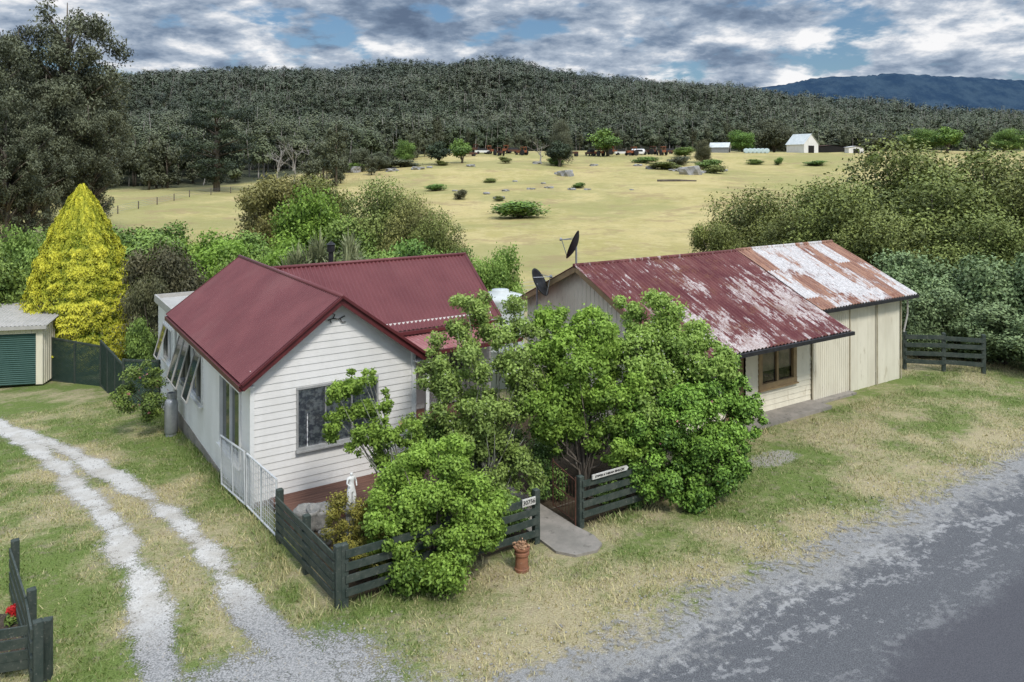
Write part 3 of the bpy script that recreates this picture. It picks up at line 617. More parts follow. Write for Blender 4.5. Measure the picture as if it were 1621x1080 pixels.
def barn(x,Yd,w,d,h,rh,rz,wall,roof,label):
    X0,Y0=at(x,Yd); e=empty('farm_barn',(X0,Y0,gz(X0,Y0)-.2),rz,label,'barn')
    mb=MB(); mb.add([(-w/2,-d/2,0),(w/2,-d/2,0),(w/2,-d/2,h),(0,-d/2,h+rh),(-w/2,-d/2,h),(-w/2,d/2,0),(w/2,d/2,0),(w/2,d/2,h),(0,d/2,h+rh),(-w/2,d/2,h)],[(0,1,2,3,4),(9,8,7,6,5),(0,4,9,5),(1,6,7,2)]); mb.obj('wall',wall,e)
    for s in (-1,1): 
        mb=MB(); a=Vector((0,0,h+rh+.12)); b=Vector((s*(w/2+.35),0,h-.35*rh/(w/2)+.12)); o1=Vector((0,-d/2-.3,0));o2=Vector((0,d/2+.3,0)); mb.add([a+o1,b+o1,b+o2,a+o2],[(0,1,2,3)]); mb.obj('roof',roof,e)
    mb=MB(); mb.box(-w*.2,w*.2,-d/2-.05,-d/2-.01,0,h*.8); mb.obj('door','dark',e)
barn(1270,255,6.4,7.5,3.0,3.2,.45,'white','tank','white steep-gabled barn beside the trees')
barn(1140,255,4,6,2.0,1.4,1.1,'metal','tank','small pale metal farm shed')
barn(1312,258,10,5,2.0,.5,.1,'dark','rust','low open-fronted machinery shed')
barn(1352,250,5,2.6,1.9,.4,.1,'white','white','small white caravan-like farm hut')
mb=MB()
for sx in (-.75,.75):
    mb.tube([(sx-.15,-.9,.75),(sx+.15,-.9,.75)],.75,14,1); mb.tube([(sx-.1,1.2,.42),(sx+.1,1.2,.42)],.42,12,1)
mb.box(-.35,.35,-.3,1.7,.7,1.3); mb.box(-.6,.6,-1.3,-.2,.8,1.35); mb.box(-.55,.55,-1.3,-.1,2.15,2.3)
for a in (-.5,.5):
    for b in (-1.25,-.15): mb.box(a-.04,a+.04,b-.04,b+.04,1.3,2.2)
mb.tube([(.0,1.2,1.3),(0,1.2,2)],.05,6,1)
tr=mb.obj('old_tractor',['orange','tyre']); trm=tr.data
mb=MB(); mb.box(-.85,.85,-2.1,2.1,.4,.95); mb.add([(-.8,-1.4,.95),(.8,-1.4,.95),(.8,1.1,.95),(-.8,1.1,.95),(-.65,-1,1.5),(.65,-1,1.5),(.65,.5,1.5),(-.65,.5,1.5)],[(4,5,6,7),(0,1,5,4),(1,2,6,5),(2,3,7,6),(3,0,4,7)],1)
for a in (-.8,.8):
    for b in (-1.3,1.3): mb.tube([(a-.1,b,.35),(a+.1,b,.35)],.35,12,1)
cr=mb.obj('derelict_car',['rust','tyre']); crm=cr.data; crw=crm.copy(); crw.materials[0]=M['whiteframe']; trr=trm.copy(); trr.materials[0]=M['rust']
bpy.data.objects.remove(tr);bpy.data.objects.remove(cr)
for i,x in enumerate((752,764,775,790,812,826,935,948,972,985,1000,1012,1030,1048,1062,905,742,800)):
    X0,Y0=at(x,250+rng0.uniform(-12,8)); car=i%5 in (1,4); md=(crw if i%2 else crm) if car else (trm if i%3 else trr)
    o=addobj('derelict_car' if car else 'old_tractor',md,None,(X0,Y0,gz(X0,Y0))); o.rotation_euler=(0,0,rng0.uniform(0,6)); o.scale=(1.2,)*3
    meta(o,('abandoned car body in the paddock' if car else 'rusty old tractor parked in the paddock'),'car' if car else 'tractor','derelict machinery along the paddock ridge')
for i in range(6):
    X0,Y0=at(1181+i*6.5,248); mb=MB(); mb.tube([(-.75,0,.75),(-.7,0,.75),(.7,0,.75),(.75,0,.75)],[.6,.85,.85,.6],14); o=mb.obj('hay_bale','bluewrap',smooth=True); o.location=(X0,Y0,gz(X0,Y0)-.05); o.rotation_euler=(0,0,1.4)
    meta(o,'pale plastic-wrapped round hay bale','hay bale','wrapped hay bales in a row')
X0,Y0=at(1010,250); mb=MB(); mb.tube([(-2.2,0,1.1),(-1.9,0,1.1),(1.9,0,1.1),(2.2,0,1.1)],[.6,.95,.95,.6],16); mb.box(-1.4,-1.1,-.6,.6,0,.4); mb.box(1.1,1.4,-.6,.6,0,.4)
o=mb.obj('storage_tank','plaster'); o.location=(X0,Y0,gz(X0,Y0)); meta(o,'white horizontal cylindrical storage tank on cradles','tank')
def wirefence(pts,label,step=4,h=1.1,rad=.05):
    e=empty('wire_fence',(pts[0][0],pts[0][1],gz(*pts[0])),0,label,'fence'); base=Vector(e.location)
    pos=[]
    for a,b in zip(pts[:-1],pts[1:]):
        L=math.dist(a,b);k=max(1,int(L/step))
        for i in range(k): pos.append((a[0]+(b[0]-a[0])*i/k,a[1]+(b[1]-a[1])*i/k))
    pos.append(pts[-1]); P=[Vector((x,y,gz(x,y)))-base for x,y in pos]
    mb=MB(); mb.tube([(0,0,-.2),(0,0,h)],rad,6); pm=mb.obj('post','bark',e); pm.location=P[0]
    for p in P[1:]:
        o=pm.copy(); COL.objects.link(o); o.parent=e; o.location=p
    mb=MB()
    for k in range(4):
        mb.tube([p+Vector((0,0,h*(.95-.22*k))) for p in P],.012 if step<6 else .02,4)
    mb.obj('wire','metal',e)
wirefence([at(790,50),at(1000,55),at(1180,60)],'post and wire fence along the paddock behind the cottage')
wirefence([at(150,105),at(300,135),at(420,160)],'post and wire fence crossing the dry paddock',6,1.2,.08)
# ---------------------------------------------------------------- cladding helpers
def clad(mb,o,d,n,L,zb,ze,apex,holes,pitch,t,style,m=0):
    o=np.array(o,float);d=np.array(d,float);n=np.array(n,float)
    P=lambda s,z,off:(o[0]+d[0]*s+n[0]*off,o[1]+d[1]*s+n[1]*off,z)
    if apex: sa,za=apex
    else: sa,za=L/2,ze
    Lf=lambda z:0 if z<=ze or not apex else sa*(z-ze)/(za-ze)
    Rf=lambda z:L if z<=ze or not apex else L-(L-sa)*(z-ze)/(za-ze)
    if style=='board':
        z=zb
        while z<za-1e-4:
            z1=min(z+pitch,za); cuts=sorted({z,z1}|{q for h in holes for q in (h[2],h[3]) if z<q<z1}|({ze} if z<ze<z1 else set()))
            for a,b in zip(cuts[:-1],cuts[1:]):
                mid=(a+b)/2; hs=sorted([h for h in holes if h[2]<mid<h[3]])
                segs=[];cur=None
                for h in hs: segs.append((cur,h[0]));cur=h[1]
                segs.append((cur,None)); oa=t*(1-(a-z)/pitch)+.004;ob=t*(1-(b-z)/pitch)+.004
                for s0,s1 in segs:
                    A0=Lf(a) if s0 is None else s0;B0=Lf(b) if s0 is None else s0;A1=Rf(a) if s1 is None else s1;B1=Rf(b) if s1 is None else s1
                    if A1-A0<.01: continue
                    mb.add([P(A0,a,oa),P(A1,a,oa),P(B1,b,ob),P(B0,b,ob)],[(0,1,2,3)],m)
                    if abs(a-z)<1e-6: mb.add([P(A0,a,.0),P(A1,a,.0),P(A1,a,oa),P(A0,a,oa)],[(0,1,2,3)],m)
            z=z1
    else:
        top=lambda s: ze if not apex else (ze+(za-ze)*(s/sa if s<sa else (L-s)/(L-sa)))
        ed=[0];s=0
        while s<L-1e-6:
            ed+= [min(s+pitch*.72,L),min(s+pitch*.78,L),min(s+pitch*.94,L),min(s+pitch,L)]; s+=pitch
        ed=sorted(set(ed)|{q for h in holes for q in (h[0],h[1]) if 0<q<L}|({sa} if apex else set()))
        def of(s):
            q=(s%pitch)/pitch
            return .004+t*(np.interp(q,[0,.72,.78,.94,1],[0,0,1,1,0]))
        for a,b in zip(ed[:-1],ed[1:]):
            if b-a<1e-4: continue
            mid=(a+b)/2; hs=sorted([(h[2],h[3]) for h in holes if h[0]<mid<h[1]]); cur=zb; segs=[]
            for h in hs: segs.append((cur,h[0]));cur=h[1]
            segs.append((cur,None))
            for z0,z1 in segs:
                za_,zb_=(top(a),top(b)) if z1 is None else (z1,z1)
                mb.add([P(a,z0,of(a+1e-5)),P(b,z0,of(b-1e-5)),P(b,zb_,of(b-1e-5)),P(a,za_,of(a+1e-5))],[(0,1,2,3)],m)
def corr(mb,p,al,L,dn,D,pitch=.135,amp=.024,rows=3,m=0,sag=0):
    p=Vector(p);al=Vector(al).normalized();dn=Vector(dn).normalized();nr=al.cross(dn).normalized()
    if nr.z<0: nr=-nr
    n=int(L/pitch*8); vs=[];fs=[]
    for r in range(rows+1):
        for i in range(n+1):
            s=L*i/n; q=p+al*s+dn*(D*r/rows)+nr*(amp*math.sin(s/pitch*2*math.pi)+sag*math.sin(s*1.1+r)*.5); vs.append(q)
    for r in range(rows):
        for i in range(n): a=r*(n+1)+i; fs.append((a,a+1,a+n+2,a+n+1))
    mb.add(vs,fs,m)
def window(parent,o,d,n,s0,s1,z0,z1,mull=(),trans=(),fm='whiteframe',fw=.06,gm='glass',sill=True,label=None):
    o=Vector((*o,0));d=Vector((*d,0));n=Vector((*n,0)); P=lambda s,z,off:tuple(o+d*s+n*off+Vector((0,0,z)))
    g=MB(); g.add([P(s0,z0,-.03),P(s1,z0,-.03),P(s1,z1,-.03),P(s0,z1,-.03)],[(0,1,2,3)]); w=g.obj('window',gm,parent)
    if label: w['label']=label
    f=MB()
    f.beam(P(s0,z0,.0),P(s0,z1,.0),.10,fw*1.6,up=tuple(d)); f.beam(P(s1,z0,.0),P(s1,z1,.0),.10,fw*1.6,up=tuple(d))
    e=fw*.8
    f.beam(P(s0-e,z1+.0,.003),P(s1+e,z1,.003),.11,fw*1.6); f.beam(P(s0-e,z0,.003),P(s1+e,z0,.003),.11,fw*1.6)
    for s in mull: f.beam(P(s,z0+e,-.005),P(s,z1-e,-.005),.06,fw*.9,up=tuple(d))
    for z in trans: f.beam(P(s0+e,z,-.002),P(s1-e,z,-.002),.055,fw*.8)
    f.obj('frame',fm,w)
    if sill: 
        k=MB(); k.beam(P(s0-e-.02,z0-fw*.8-.02,.05),P(s1+e+.02,z0-fw*.8-.02,.05),.13,.035); k.obj('sill',fm,w)
    return w
# ---------------------------------------------------------------- COTTAGE
H1=empty('cottage',(*C0,0),ROT,'white weatherboard cottage with dark red corrugated iron roofs','house')
W1=3.78; EZ=2.93; AZ=4.33; BT=.016
mb=MB(); clad(mb,(0,0),(1,0),(0,-1),W1,.12,EZ,(1.89,AZ),[(.97,2.86,1.06,2.40)],.155,BT,'board'); mb.obj('wall','white',H1)
mb=MB(); clad(mb,(0,8.6),(0,-1),(-1,0),8.6,-.95,EZ,None,[(5.8,7.72,.62,2.28),(.75,3.75,.95,2.30)],.155,BT,'board'); mb.obj('wall','white',H1)
mb=MB(); clad(mb,(W1,0),(0,1),(1,0),4.0,.05,EZ,None,[(1.6,2.5,.15,2.2)],.155,BT,'board'); mb.obj('wall','white',H1)
mb=MB(); clad(mb,(W1,3.7),(1,0),(0,-1),4.5,0,2.75,None,[(.7,1.6,.15,2.2),(2.4,3.6,1,2.1)],.155,BT,'board'); clad(mb,(8.28,3.7),(0,1),(1,0),4.1,-.3,2.7,(2.05,4.2),[],.155,BT,'board')
clad(mb,(8.28,7.8),(-1,0),(0,1),4.5,-.8,2.7,None,[],.155,BT,'board'); clad(mb,(W1,8.6),(-1,0),(0,1),W1,-.9,EZ,(1.89,AZ),[],.155,BT,'board'); mb.obj('wall','white',H1)
mb=MB(); clad(mb,(.02,12),(0,-1),(-1,0),3.38,-1.2,2.65,None,[(1.2,2.6,1.0,2.1)],.155,BT,'board'); clad(mb,(3.2,12),(-1,0),(0,1),3.2,-1.2,2.65,None,[],.155,BT,'board'); clad(mb,(3.2,8.6),(0,1),(1,0),3.4,-1.2,2.65,None,[],.155,BT,'board')
mb.obj('wall','white',H1)
mb=MB(); mb.box(-.08,3.3,8.64,12.1,2.66,2.74); mb.box(-.1,-.04,8.66,12.1,2.62,2.86); mb.box(-.1,3.3,12.1,12.16,2.62,2.86); mb.obj('flat_roof','trimgrey',H1)
mb=MB(); 
for x,y in ((-.012,-.012),(W1+.012,-.012)): mb.box(x-.045,x+.045,y-.045,y+.045,-.1,EZ+.02)
mb.box(-.05,.03,8.56,8.65,-1,EZ-.05); mb.obj('corner_trim','whiteframe',H1)
mb=MB(); mb.box(-.035,.0,.05,8.6,-1.0,-.12); mb.box(.05,W1-.05,-.014,.0,-.2,.12); mb.obj('plinth','concrete',H1)
zr=AZ+.06
mb=MB(); corr(mb,(1.89,-.32,zr),(0,1,0),8.98,(-1,0,-.745),2.72); corr(mb,(1.89,-.32,zr),(0,1,0),8.98,(1,0,-.745),2.72)
mb.obj('roof','roofred',H1,smooth=True)
mb=MB(); corr(mb,(1.95,5.75,4.31),(1,0,0),6.58,(0,-1,-.77),2.88); corr(mb,(1.95,5.75,4.31),(1,0,0),6.58,(0,1,-.77),2.85)
r=mb.obj('roof','roofred',H1,smooth=True)
mb=MB(); corr(mb,(3.95,3.62,2.40),(1,0,0),4.3,(0,-1,-.07),1.72,.12,.014); r=mb.obj('porch_roof','fadedroof',H1,smooth=True); r['label']='faded pinkish red corrugated porch roof'
for x in (5.2,8.1): mb=MB(); mb.box(x-.05,x+.05,1.97,2.07,0,2.16); mb.obj('porch_post','whiteframe',H1)
mb=MB(); mb.box(3.95,8.2,1.95,2.05,2.163,2.24); mb.obj('porch_beam','whiteframe',H1)
mb=MB(); mb.tube([(1.89,-.34,zr+.005),(1.89,8.68,zr+.005)],.055,8); mb.obj('ridge_cap','roofred',H1,smooth=True)
mb=MB(); mb.tube([(1.95,5.75,4.33),(8.55,5.75,4.33)],.055,8); mb.obj('ridge_cap','roofred',H1,smooth=True)
for s in (-1,1):
    e=(1.89+s*2.19,-.31,zr-2.19*.745-.07); beamobj('barge_board','trimred',H1,(1.89,-.31,zr-.07),e,.03,.19)
    beamobj('barge_cap','trimred',H1,(1.89,-.335,zr+.0),(e[0],-.335,e[2]+.07),.09,.05)
    e=(1.89+s*2.15,8.62,zr-2.15*.745-.07); beamobj('barge_board','trimred',H1,(1.89,8.62,zr-.07),e,.03,.17)
    beamobj('barge_board','trimred',H1,(8.50,5.75,4.25),(8.50,5.75+s*2.25,4.25-2.25*.77),.03,.17); beamobj('barge_cap','trimred',H1,(8.52,5.75,4.33),(8.52,5.75+s*2.25,4.33-2.25*.77),.09,.05)
zg=zr-2.19*.745-.05
for bx in ((-.34,-.24,-.28,8.62,zg-.1,zg+.01),(4.02,4.12,-.28,3.4,zg-.1,zg+.01),(4.1,8.5,3.36,3.45,2.44,2.53),(3.95,8.25,1.82,1.90,2.18,2.29)):
    mb=MB(); mb.box(*bx); mb.obj('gutter','trimred',H1)
mb=MB(); mb.box(-.24,0,-.2,8.6,zg-.08,zg-.05); mb.box(W1,4.02,-.2,3.3,zg-.08,zg-.05)
mb.obj('soffit','whiteframe',H1)
mb=MB(); q=lambda x,z:(1.86+(x-1.85)*.80,-.05,3.86+(z-3.65)*.68)
mb.tube([q(1.6,3.62),q(1.75,3.66),q(1.9,3.62),q(2.1,3.7)],.013,6); mb.tube([q(1.75,3.66),q(1.8,3.78),q(1.72,3.84)],.012,6); mb.tube([q(1.95,3.63),q(2.02,3.5),q(2.12,3.5)],.011,6); mb.tube([q(1.66,3.62),q(1.7,3.52)],.011,6); mb.obj('wall_ornament','blackmetal',H1)
wf=window(H1,(0,0),(1,0),(0,-1),.97,2.86,1.06,2.40,(1.62,2.24),(),gm='clear',fw=.026,fm='sash',label='wide front window with patterned lace curtain')
n=160; vs=[]
for i in range(n+1):
    s=.95+1.93*i/n; y=.045+.010*math.sin(i*.5)+.006*math.sin(i*.21)
    vs+=[(s,y,1.0),(s,y,1.80),(s,y+.03,1.72),(s,y+.03,2.42)]
mb=MB(); fs=[(4*i,4*i+4,4*i+5,4*i+1) for i in range(n)]+[(4*i+2,4*i+6,4*i+7,4*i+3) for i in range(n)]
mb.add(vs,fs); mb.obj('curtain','curtain',wf,smooth=True)
mb=MB(); mb.box(.7,3.1,.35,.4,.9,2.6); mb.box(.7,3.1,.16,.4,.88,.9); mb.obj('room_shade','dark',wf)  # dark sheet behind the curtain stands in for the unlit room
window(H1,(0,8.6),(0,-1),(-1,0),5.8,7.72,.62,2.28,(6.76,),(),fm='whiteframe',fw=.045,label='tall sliding window on the side wall')
window(H1,(0,8.6),(0,-1),(-1,0),.75,3.75,.95,2.30,(1.5,2.25,3.0),(),fw=.045,label='bank of awning windows propped open')
window(H1,(.02,12),(0,-1),(-1,0),1.2,2.6,1.0,2.1,(1.9,),(),fw=.045,label='rear awning window')
def awn(y0,y1,z0,z1,x=0.0,a=.55):
    c,sn=math.cos(a),math.sin(a); h=z1-z0
    A=(x-.06,y0,z1);B=(x-.06,y1,z1);Cc=(x-.06-h*sn,y1,z1-h*c);D=(x-.06-h*sn,y0,z1-h*c)
    g=MB(); g.add([A,B,Cc,D],[(0,1,2,3)]); w=g.obj('window_sash','glass',H1); f=MB()
    for p,q in ((A,B),(B,Cc),(Cc,D),(D,A)): f.beam(p,q,.035,.035)
    f.obj('frame','trimgrey',w)
for k in (0,1,2,3): 
    if k!=2: awn(8.6-.75-.75*k-.04,8.6-1.5-.75*k+.04,1.0,2.27,0,.28)
awn(10.75,10.1,1.05,2.08,.02,.28)
mb=MB(); mb.box(W1+.7,W1+1.6,3.68,3.71,.1,2.2); d=mb.obj('door','brown',H1)
mb=MB(); mb.tube([(W1+.8,3.64,1.1),(W1+.8,3.68,1.1)],.03,8); mb.obj('handle','blackmetal',d)
window(H1,(W1,3.7),(1,0),(0,-1),2.4,3.6,1,2.1,(3.0,),(),fm='whiteframe')
mb=MB(); mb.box(W1+.01,W1+.03,1.6,2.5,.15,2.2); mb.obj('door','brown',H1,)
mb=MB(); mb.tube([(4.1,6.4,3.4),(4.1,6.4,4.65)],.075,12); mb.tube([(4.1,6.4,4.62),(4.1,6.4,4.82)],.12,12); mb.lathe([(.15,4.84),(.02,4.94)],12,(4.1,6.4,0)); mb.obj('flue','blackmetal',H1)
mb=MB(); 
for i in range(12): mb.box(.35,3.95,-1.45+i*.117,-1.45+i*.117+.107,.12,.16)
mb.box(.37,3.93,-1.43,-.02,0,.118)
for i in range(16): mb.box(3.95,8.2,2.0+i*.105,2.0+i*.105+.097,.10,.14)
mb.obj('deck','deck',H1)
for (a,b,c,d2) in ((W1+.07,.02,2.9,.1),(-.07,8.55,2.7,-.6)):
    mb=MB(); mb.tube([(a,b,c),(a,b,d2)],.035,8); mb.obj('downpipe','whiteframe',H1)
X0,Y0=px(271,690); e=empty('gas_bottle',(X0,Y0,gz(X0,Y0)),0,'tall grey steel gas bottle standing against the cottage wall','gas bottle')
mb=MB(); mb.lathe([(.0,.06),(.15,.06),(.185,.12),(.187,.9),(.175,1.0),(.12,1.08),(.05,1.1),(0,1.1)],20); mb.lathe([(.16,.0),(.16,.1)],20); mb.obj('cylinder_body','gasgrey',e,smooth=True)
mb=MB(); mb.lathe([(.11,1.06),(.12,1.25),(.1,1.25)],16); mb.tube([(0,0,1.1),(0,0,1.2)],.03,8); mb.obj('valve_collar','metal',e)
def meshgate(u0,v0,u1,v1,label):
    A=uv2w(u0,v0);B=uv2w(u1,v1); L=math.dist(A,B); za=gz(*A);zb=gz(*B)
    e=empty('mesh_gate',(*A,za),0,label,'gate'); e.rotation_euler=(0,-math.atan2(zb-za,L),math.atan2(B[1]-A[1],B[0]-A[0]))
    mb=MB(); P=[(0,0,.1),(L,0,.1),(L,0,1.2),(0,0,1.2)]
    for p,q in zip(P,P[1:]+P[:1]): mb.tube([p,q],.022,8)
    mb.tube([(L/2,0,.1),(L/2,0,1.2)],.018,6); mb.obj('frame','gatepaint',e)
    mb=MB()
    for i in range(1,int(L/.1)): mb.tube([(i*.1,0,.1),(i*.1,0,1.2)],.007,4,cap=False)
    for i in range(1,11): mb.tube([(0,0,.1+i*.1),(L,0,.1+i*.1)],.004,4,cap=False)
    mb.obj('wire_mesh','gatepaint',e)
meshgate(-.22,1.75,-.12,.05,'pale wire mesh gate beside the cottage'); meshgate(-.11,-.02,.02,-1.7,'pale wire mesh gate joining the green fence')
def railfence(pts,label,h=1.0,rails=4,post=.12,step=1.9,mat='greenpaint',rh=.15):
    e=empty('rail_fence',(pts[0][0],pts[0][1],gz(*pts[0])),0,label,'fence'); b=Vector(e.location)
    P=[]
    for A,B in zip(pts[:-1],pts[1:]):
        L=math.dist(A,B);k=max(1,round(L/step))
        for i in range(k): P.append((A[0]+(B[0]-A[0])*i/k,A[1]+(B[1]-A[1])*i/k))
    P.append(pts[-1]); W=[Vector((x,y,gz(x,y)))-b for x,y in P]
    ang=math.atan2(W[1].y-W[0].y,W[1].x-W[0].x)
    mb=MB(); p=post/2; mb.box(-p,p,-p,p,-.15,h+.06); mb.add([(-p,-p,h+.06),(p,-p,h+.06),(p,p,h+.06),(-p,p,h+.06),(0,0,h+.09)],[(0,1,4),(1,2,4),(2,3,4),(3,0,4)])
    pm=mb.obj('post',mat,e,bevel=.006); pm.location=W[0]; pm.rotation_euler=(0,0,ang)
    for w in W[1:]:
        o=pm.copy(); COL.objects.link(o); o.parent=e; o.location=w; o.rotation_euler=(0,0,ang)
    rg=np.random.default_rng(int(abs(pts[0][0])*10))
    for A,B in zip(W[:-1],W[1:]):
        d=(B-A).normalized(); n=Vector((d.y,-d.x,0))*(p+.016)
        for k in range(rails):
            z=h-.10-(h-.15)/rails*k; mb=MB(); mb.beam(A+n+Vector((0,0,z+rg.normal()*.012)),B+n+Vector((0,0,z+rg.normal()*.012)),.028,rh)
            mb.obj('rail',mat,e)
    return e
railfence([uv2w(.05,-1.82),uv2w(.2,-4.55)],'dark green timber rail fence along the driveway',.98,5,step=1.4,rh=.11)
railfence([uv2w(.3,-4.56),uv2w(4.2,-4.56)],'dark green timber rail fence, half hidden by a bush',.98,4,step=1.95,rh=.125)
railfence([uv2w(5.32,-4.53),uv2w(7.25,-4.53)],'dark green timber rail fence carrying a white name board',.98,4,step=1.9,rh=.125)
railfence([at(1432,27.6),px(1557,592)],'dark green timber rail fence beside the tin shed',1.3,4,step=1.5)
railfence([px(24,950),px(50,1040),px(60,1100)],'dark green timber rail fence around a garden bed',.95,4,step=1.3,rh=.13)
railfence([px(75,1078),px(-40,1098)],'dark green timber rail fence closing the garden bed',.8,4,step=1.3,rh=.13)
mb=MB(); a=px(-30,975);b=px(30,975);c=px(55,1060);d=px(-60,1080)
mb.add([(*a,.03),(*b,.03),(*c,.03),(*d,.03)],[(0,1,2,3)]); meta(mb.obj('garden_bed','soil'),'bare bark-covered garden bed inside the green fence','garden bed',kind='structure')
X0,Y0=px(20,992); e=empty('flowering_plant',(X0,Y0,.03),0,'small plant with bright red flowers in the bed','flower')
rg=np.random.default_rng(4); mb=MB()
for k in range(6): mb.tube([(0,0,-.03),(rg.normal()*.04,rg.normal()*.04,.2)],.005,4)
mb.obj('stem','bark',e)
V,Q,T=leaves([[0,0,.10,.10,.10,.08,.5]],260,.06,.035,rg); addobj('foliage',npmesh('foliage',V,Q,'lfmid',T),e)
V,Q,T=leaves([[0,0,.24,.07,.07,.06,.5],[.05,.02,.18,.05,.05,.05,.5]],420,.045,.04,rg); addobj('bloom',npmesh('bloom',V,Q,'petal'),e)
def text(s,size,parent,loc,mat,ex=.002):
    cu=bpy.data.curves.new('t','FONT'); cu.body=s; cu.size=size; cu.extrude=ex; cu.align_x='CENTER'; cu.align_y='CENTER'; cu.offset=.0012
    to=bpy.data.objects.new('t',cu); COL.objects.link(to); bpy.context.view_layer.update()
    me=bpy.data.meshes.new_from_object(to.evaluated_get(bpy.context.evaluated_depsgraph_get())); bpy.data.objects.remove(to)
    me.materials.clear(); me.materials.append(M[mat]); o=addobj('lettering',me,parent,loc); o.rotation_euler=(math.pi/2,0,0); return o
e=empty('number_sign',(*uv2w(3.95,-4.68),.90),ROT,'white number plate reading 30756 on the green fence','sign')
mb=MB(); mb.box(-.15,.15,-.008,.012,-.072,.072); mb.obj('plate','plate',e); text('30756',.112,e,(0,-.012,0),'ink')
e=empty('name_sign',(*uv2w(5.98,-4.66),1.01),ROT,'weathered white timber name board with black lettering','sign')
mb=MB(); mb.box(-.46,.46,-.012,.012,-.048,.048); mb.add([(.46,-.012,-.048),(.51,-.012,0),(.46,-.012,.048)],[(0,1,2)]); mb.obj('plate','plate',e); text('STEPPER & THERASA BINN-CRK',.056,e,(0,-.016,0),'ink')
e=empty('garden_gate',(*uv2w(5.22,-4.5),0.05),ROT+math.radians(84),'rusty wrought iron garden gate standing open','gate')
mb=MB(); 
for p,q in (((0,0,.08),(.9,0,.08)),((0,0,.9),(.9,0,1.0)),((0,0,.0),(0,0,.98)),((.9,0,.05),(.9,0,1.05)),((0,0,.5),(.9,0,.5))): mb.tube([p,q],.013,6)
mb.obj('frame','rust',e); mb=MB()
for i in range(1,7): mb.tube([(i*.13,0,.08),(i*.13,0,.9+.1*i*.13)],.006,5)
mb.obj('bar','rust',e)
X0,Y0=px(826,903); e=empty('chimney_pot_planter',(X0,Y0,0),0,'terracotta chimney pot used as a planter on the verge','planter')
mb=MB(); mb.lathe([(0,.0),(.13,.0),(.135,.05),(.12,.07),(.115,.26),(.122,.28),(.138,.30),(.138,.34),(.118,.355),(.125,.38),(.148,.40),(.148,.43),(.11,.43),(.10,.38),(0,.38)],24); mb.obj('pot','terracotta',e,smooth=False)
rg=np.random.default_rng(2); V,Q,T=leaves([[0,0,.44,.12,.12,.06,.6]],500,.05,.035,rg); addobj('dried_flowers',npmesh('dried_flowers',V,Q,'drygrass'),e)
X0,Y0=at(556,14.7); zb=.84
e=empty('garden_statue',(X0,Y0,0),ROT+.2,'white plaster statue of a draped standing woman on a pedestal','statue')
mb=MB(); mb.box(-.16,.16,-.16,.16,0,.1); mb.lathe([(.14,.1),(.11,.15),(.10,.66),(.14,.74),(.15,.80),(0,.80)],16); mb.box(-.14,.14,-.14,.14,.805,.84); mb.obj('pedestal','stone',e)
sv=[((0,0,.33),.07),((0,0,.42),.052),((.01,0,.49),.062),((.0,0,.535),.045),((.0,-.005,.56),.02),((.0,-.01,.60),.035),((0,-.01,.635),.028),
    ((-.04,0,.28),.06),((-.045,-.01,.17),.05),((-.045,0,.02),.045),((.04,0,.28),.06),((.05,-.03,.17),.048),((.04,0,.02),.045),
    ((-.075,0,.525),.024),((-.10,-.01,.44),.019),((-.06,-.07,.39),.015),((.075,0,.525),.024),((.11,.0,.44),.019),((.09,-.05,.36),.015)]
ed=[(0,1),(1,2),(2,3),(3,4),(4,5),(5,6),(0,7),(7,8),(8,9),(0,10),(10,11),(11,12),(3,13),(13,14),(14,15),(3,16),(16,17),(17,18)]
me=bpy.data.meshes.new('figure'); me.from_pydata([s[0] for s in sv],ed,[]); me.materials.append(M['plaster']); o=addobj('figure',me,e,(0,0,zb))
sk=o.modifiers.new('skin','SKIN'); 
for i,s in enumerate(sv): me.skin_vertices[0].data[i].radius=(s[1],s[1]*.85)
me.skin_vertices[0].data[0].use_root=True; o.modifiers.new('sub','SUBSURF').levels=2; o.modifiers['sub'].render_levels=2; sk.use_smooth_shade=True
for (x,y,s,lb) in ((487,842,.9,'rough carved stone basket planter inside the fence'),(507,838,.85,'rough carved stone basket planter inside the fence'),(517,862,.5,'small rough stone pot inside the fence')):
    X0,Y0=px(x,y); mb=MB(); prof=[(0,0),(.2,0),(.26,.15),(.24,.32),(.29,.42),(.30,.5),(.25,.5),(.22,.42),(0,.40)]
    mb.lathe(prof,18); rg=np.random.default_rng(int(x)); mb.v=[(a*(1+.07*rg.normal()*(1 if c>.05 else .2)),b*(1+.05*rg.normal()),c+.01*rg.normal()) for a,b,c in mb.v]
    o=mb.obj('stone_planter','stone',smooth=True); o.location=(X0,Y0,0); o.scale=(s,)*3; meta(o,lb,'planter','stone planters')
# ---------------------------------------------------------------- TIN SHED
H2=empty('tin_shed',(*C0,0),ROT,'old cream shed with flaking red and rusty corrugated roof','shed')
rs=.462; rz_=4.37; rv=.92
def rzv(v): return rz_-abs(v-rv)*rs
mb=MB(); clad(mb,(9.75,3.8),(0,-1),(-1,0),5.8,-.3,2.98,(2.88,4.32),[],.19,.015,'rib'); mb.obj('wall','cream',H2)['label']='cream metal-clad gable end wall'
zf=2.98
mb=MB(); clad(mb,(9.75,-2),(1,0),(0,-1),6.6,.1,zf,None,[(4.22,5.80,.85,2.02),(2.75,3.6,.1,2.1)],.16,.018,'board'); mb.obj('wall','cream',H2)
mb=MB(); clad(mb,(16.36,-2.04),(1,0),(0,-1),1.95,.0,2.95,None,[],.11,.012,'rib'); clad(mb,(18.33,-2.0),(1,0),(0,-1),1.5,.0,2.95,None,[],.6,.02,'rib'); clad(mb,(19.86,-2.0),(1,0),(0,-1),1.42,.0,2.95,None,[],.7,.02,'rib'); mb.obj('wall','creamgrey',H2)
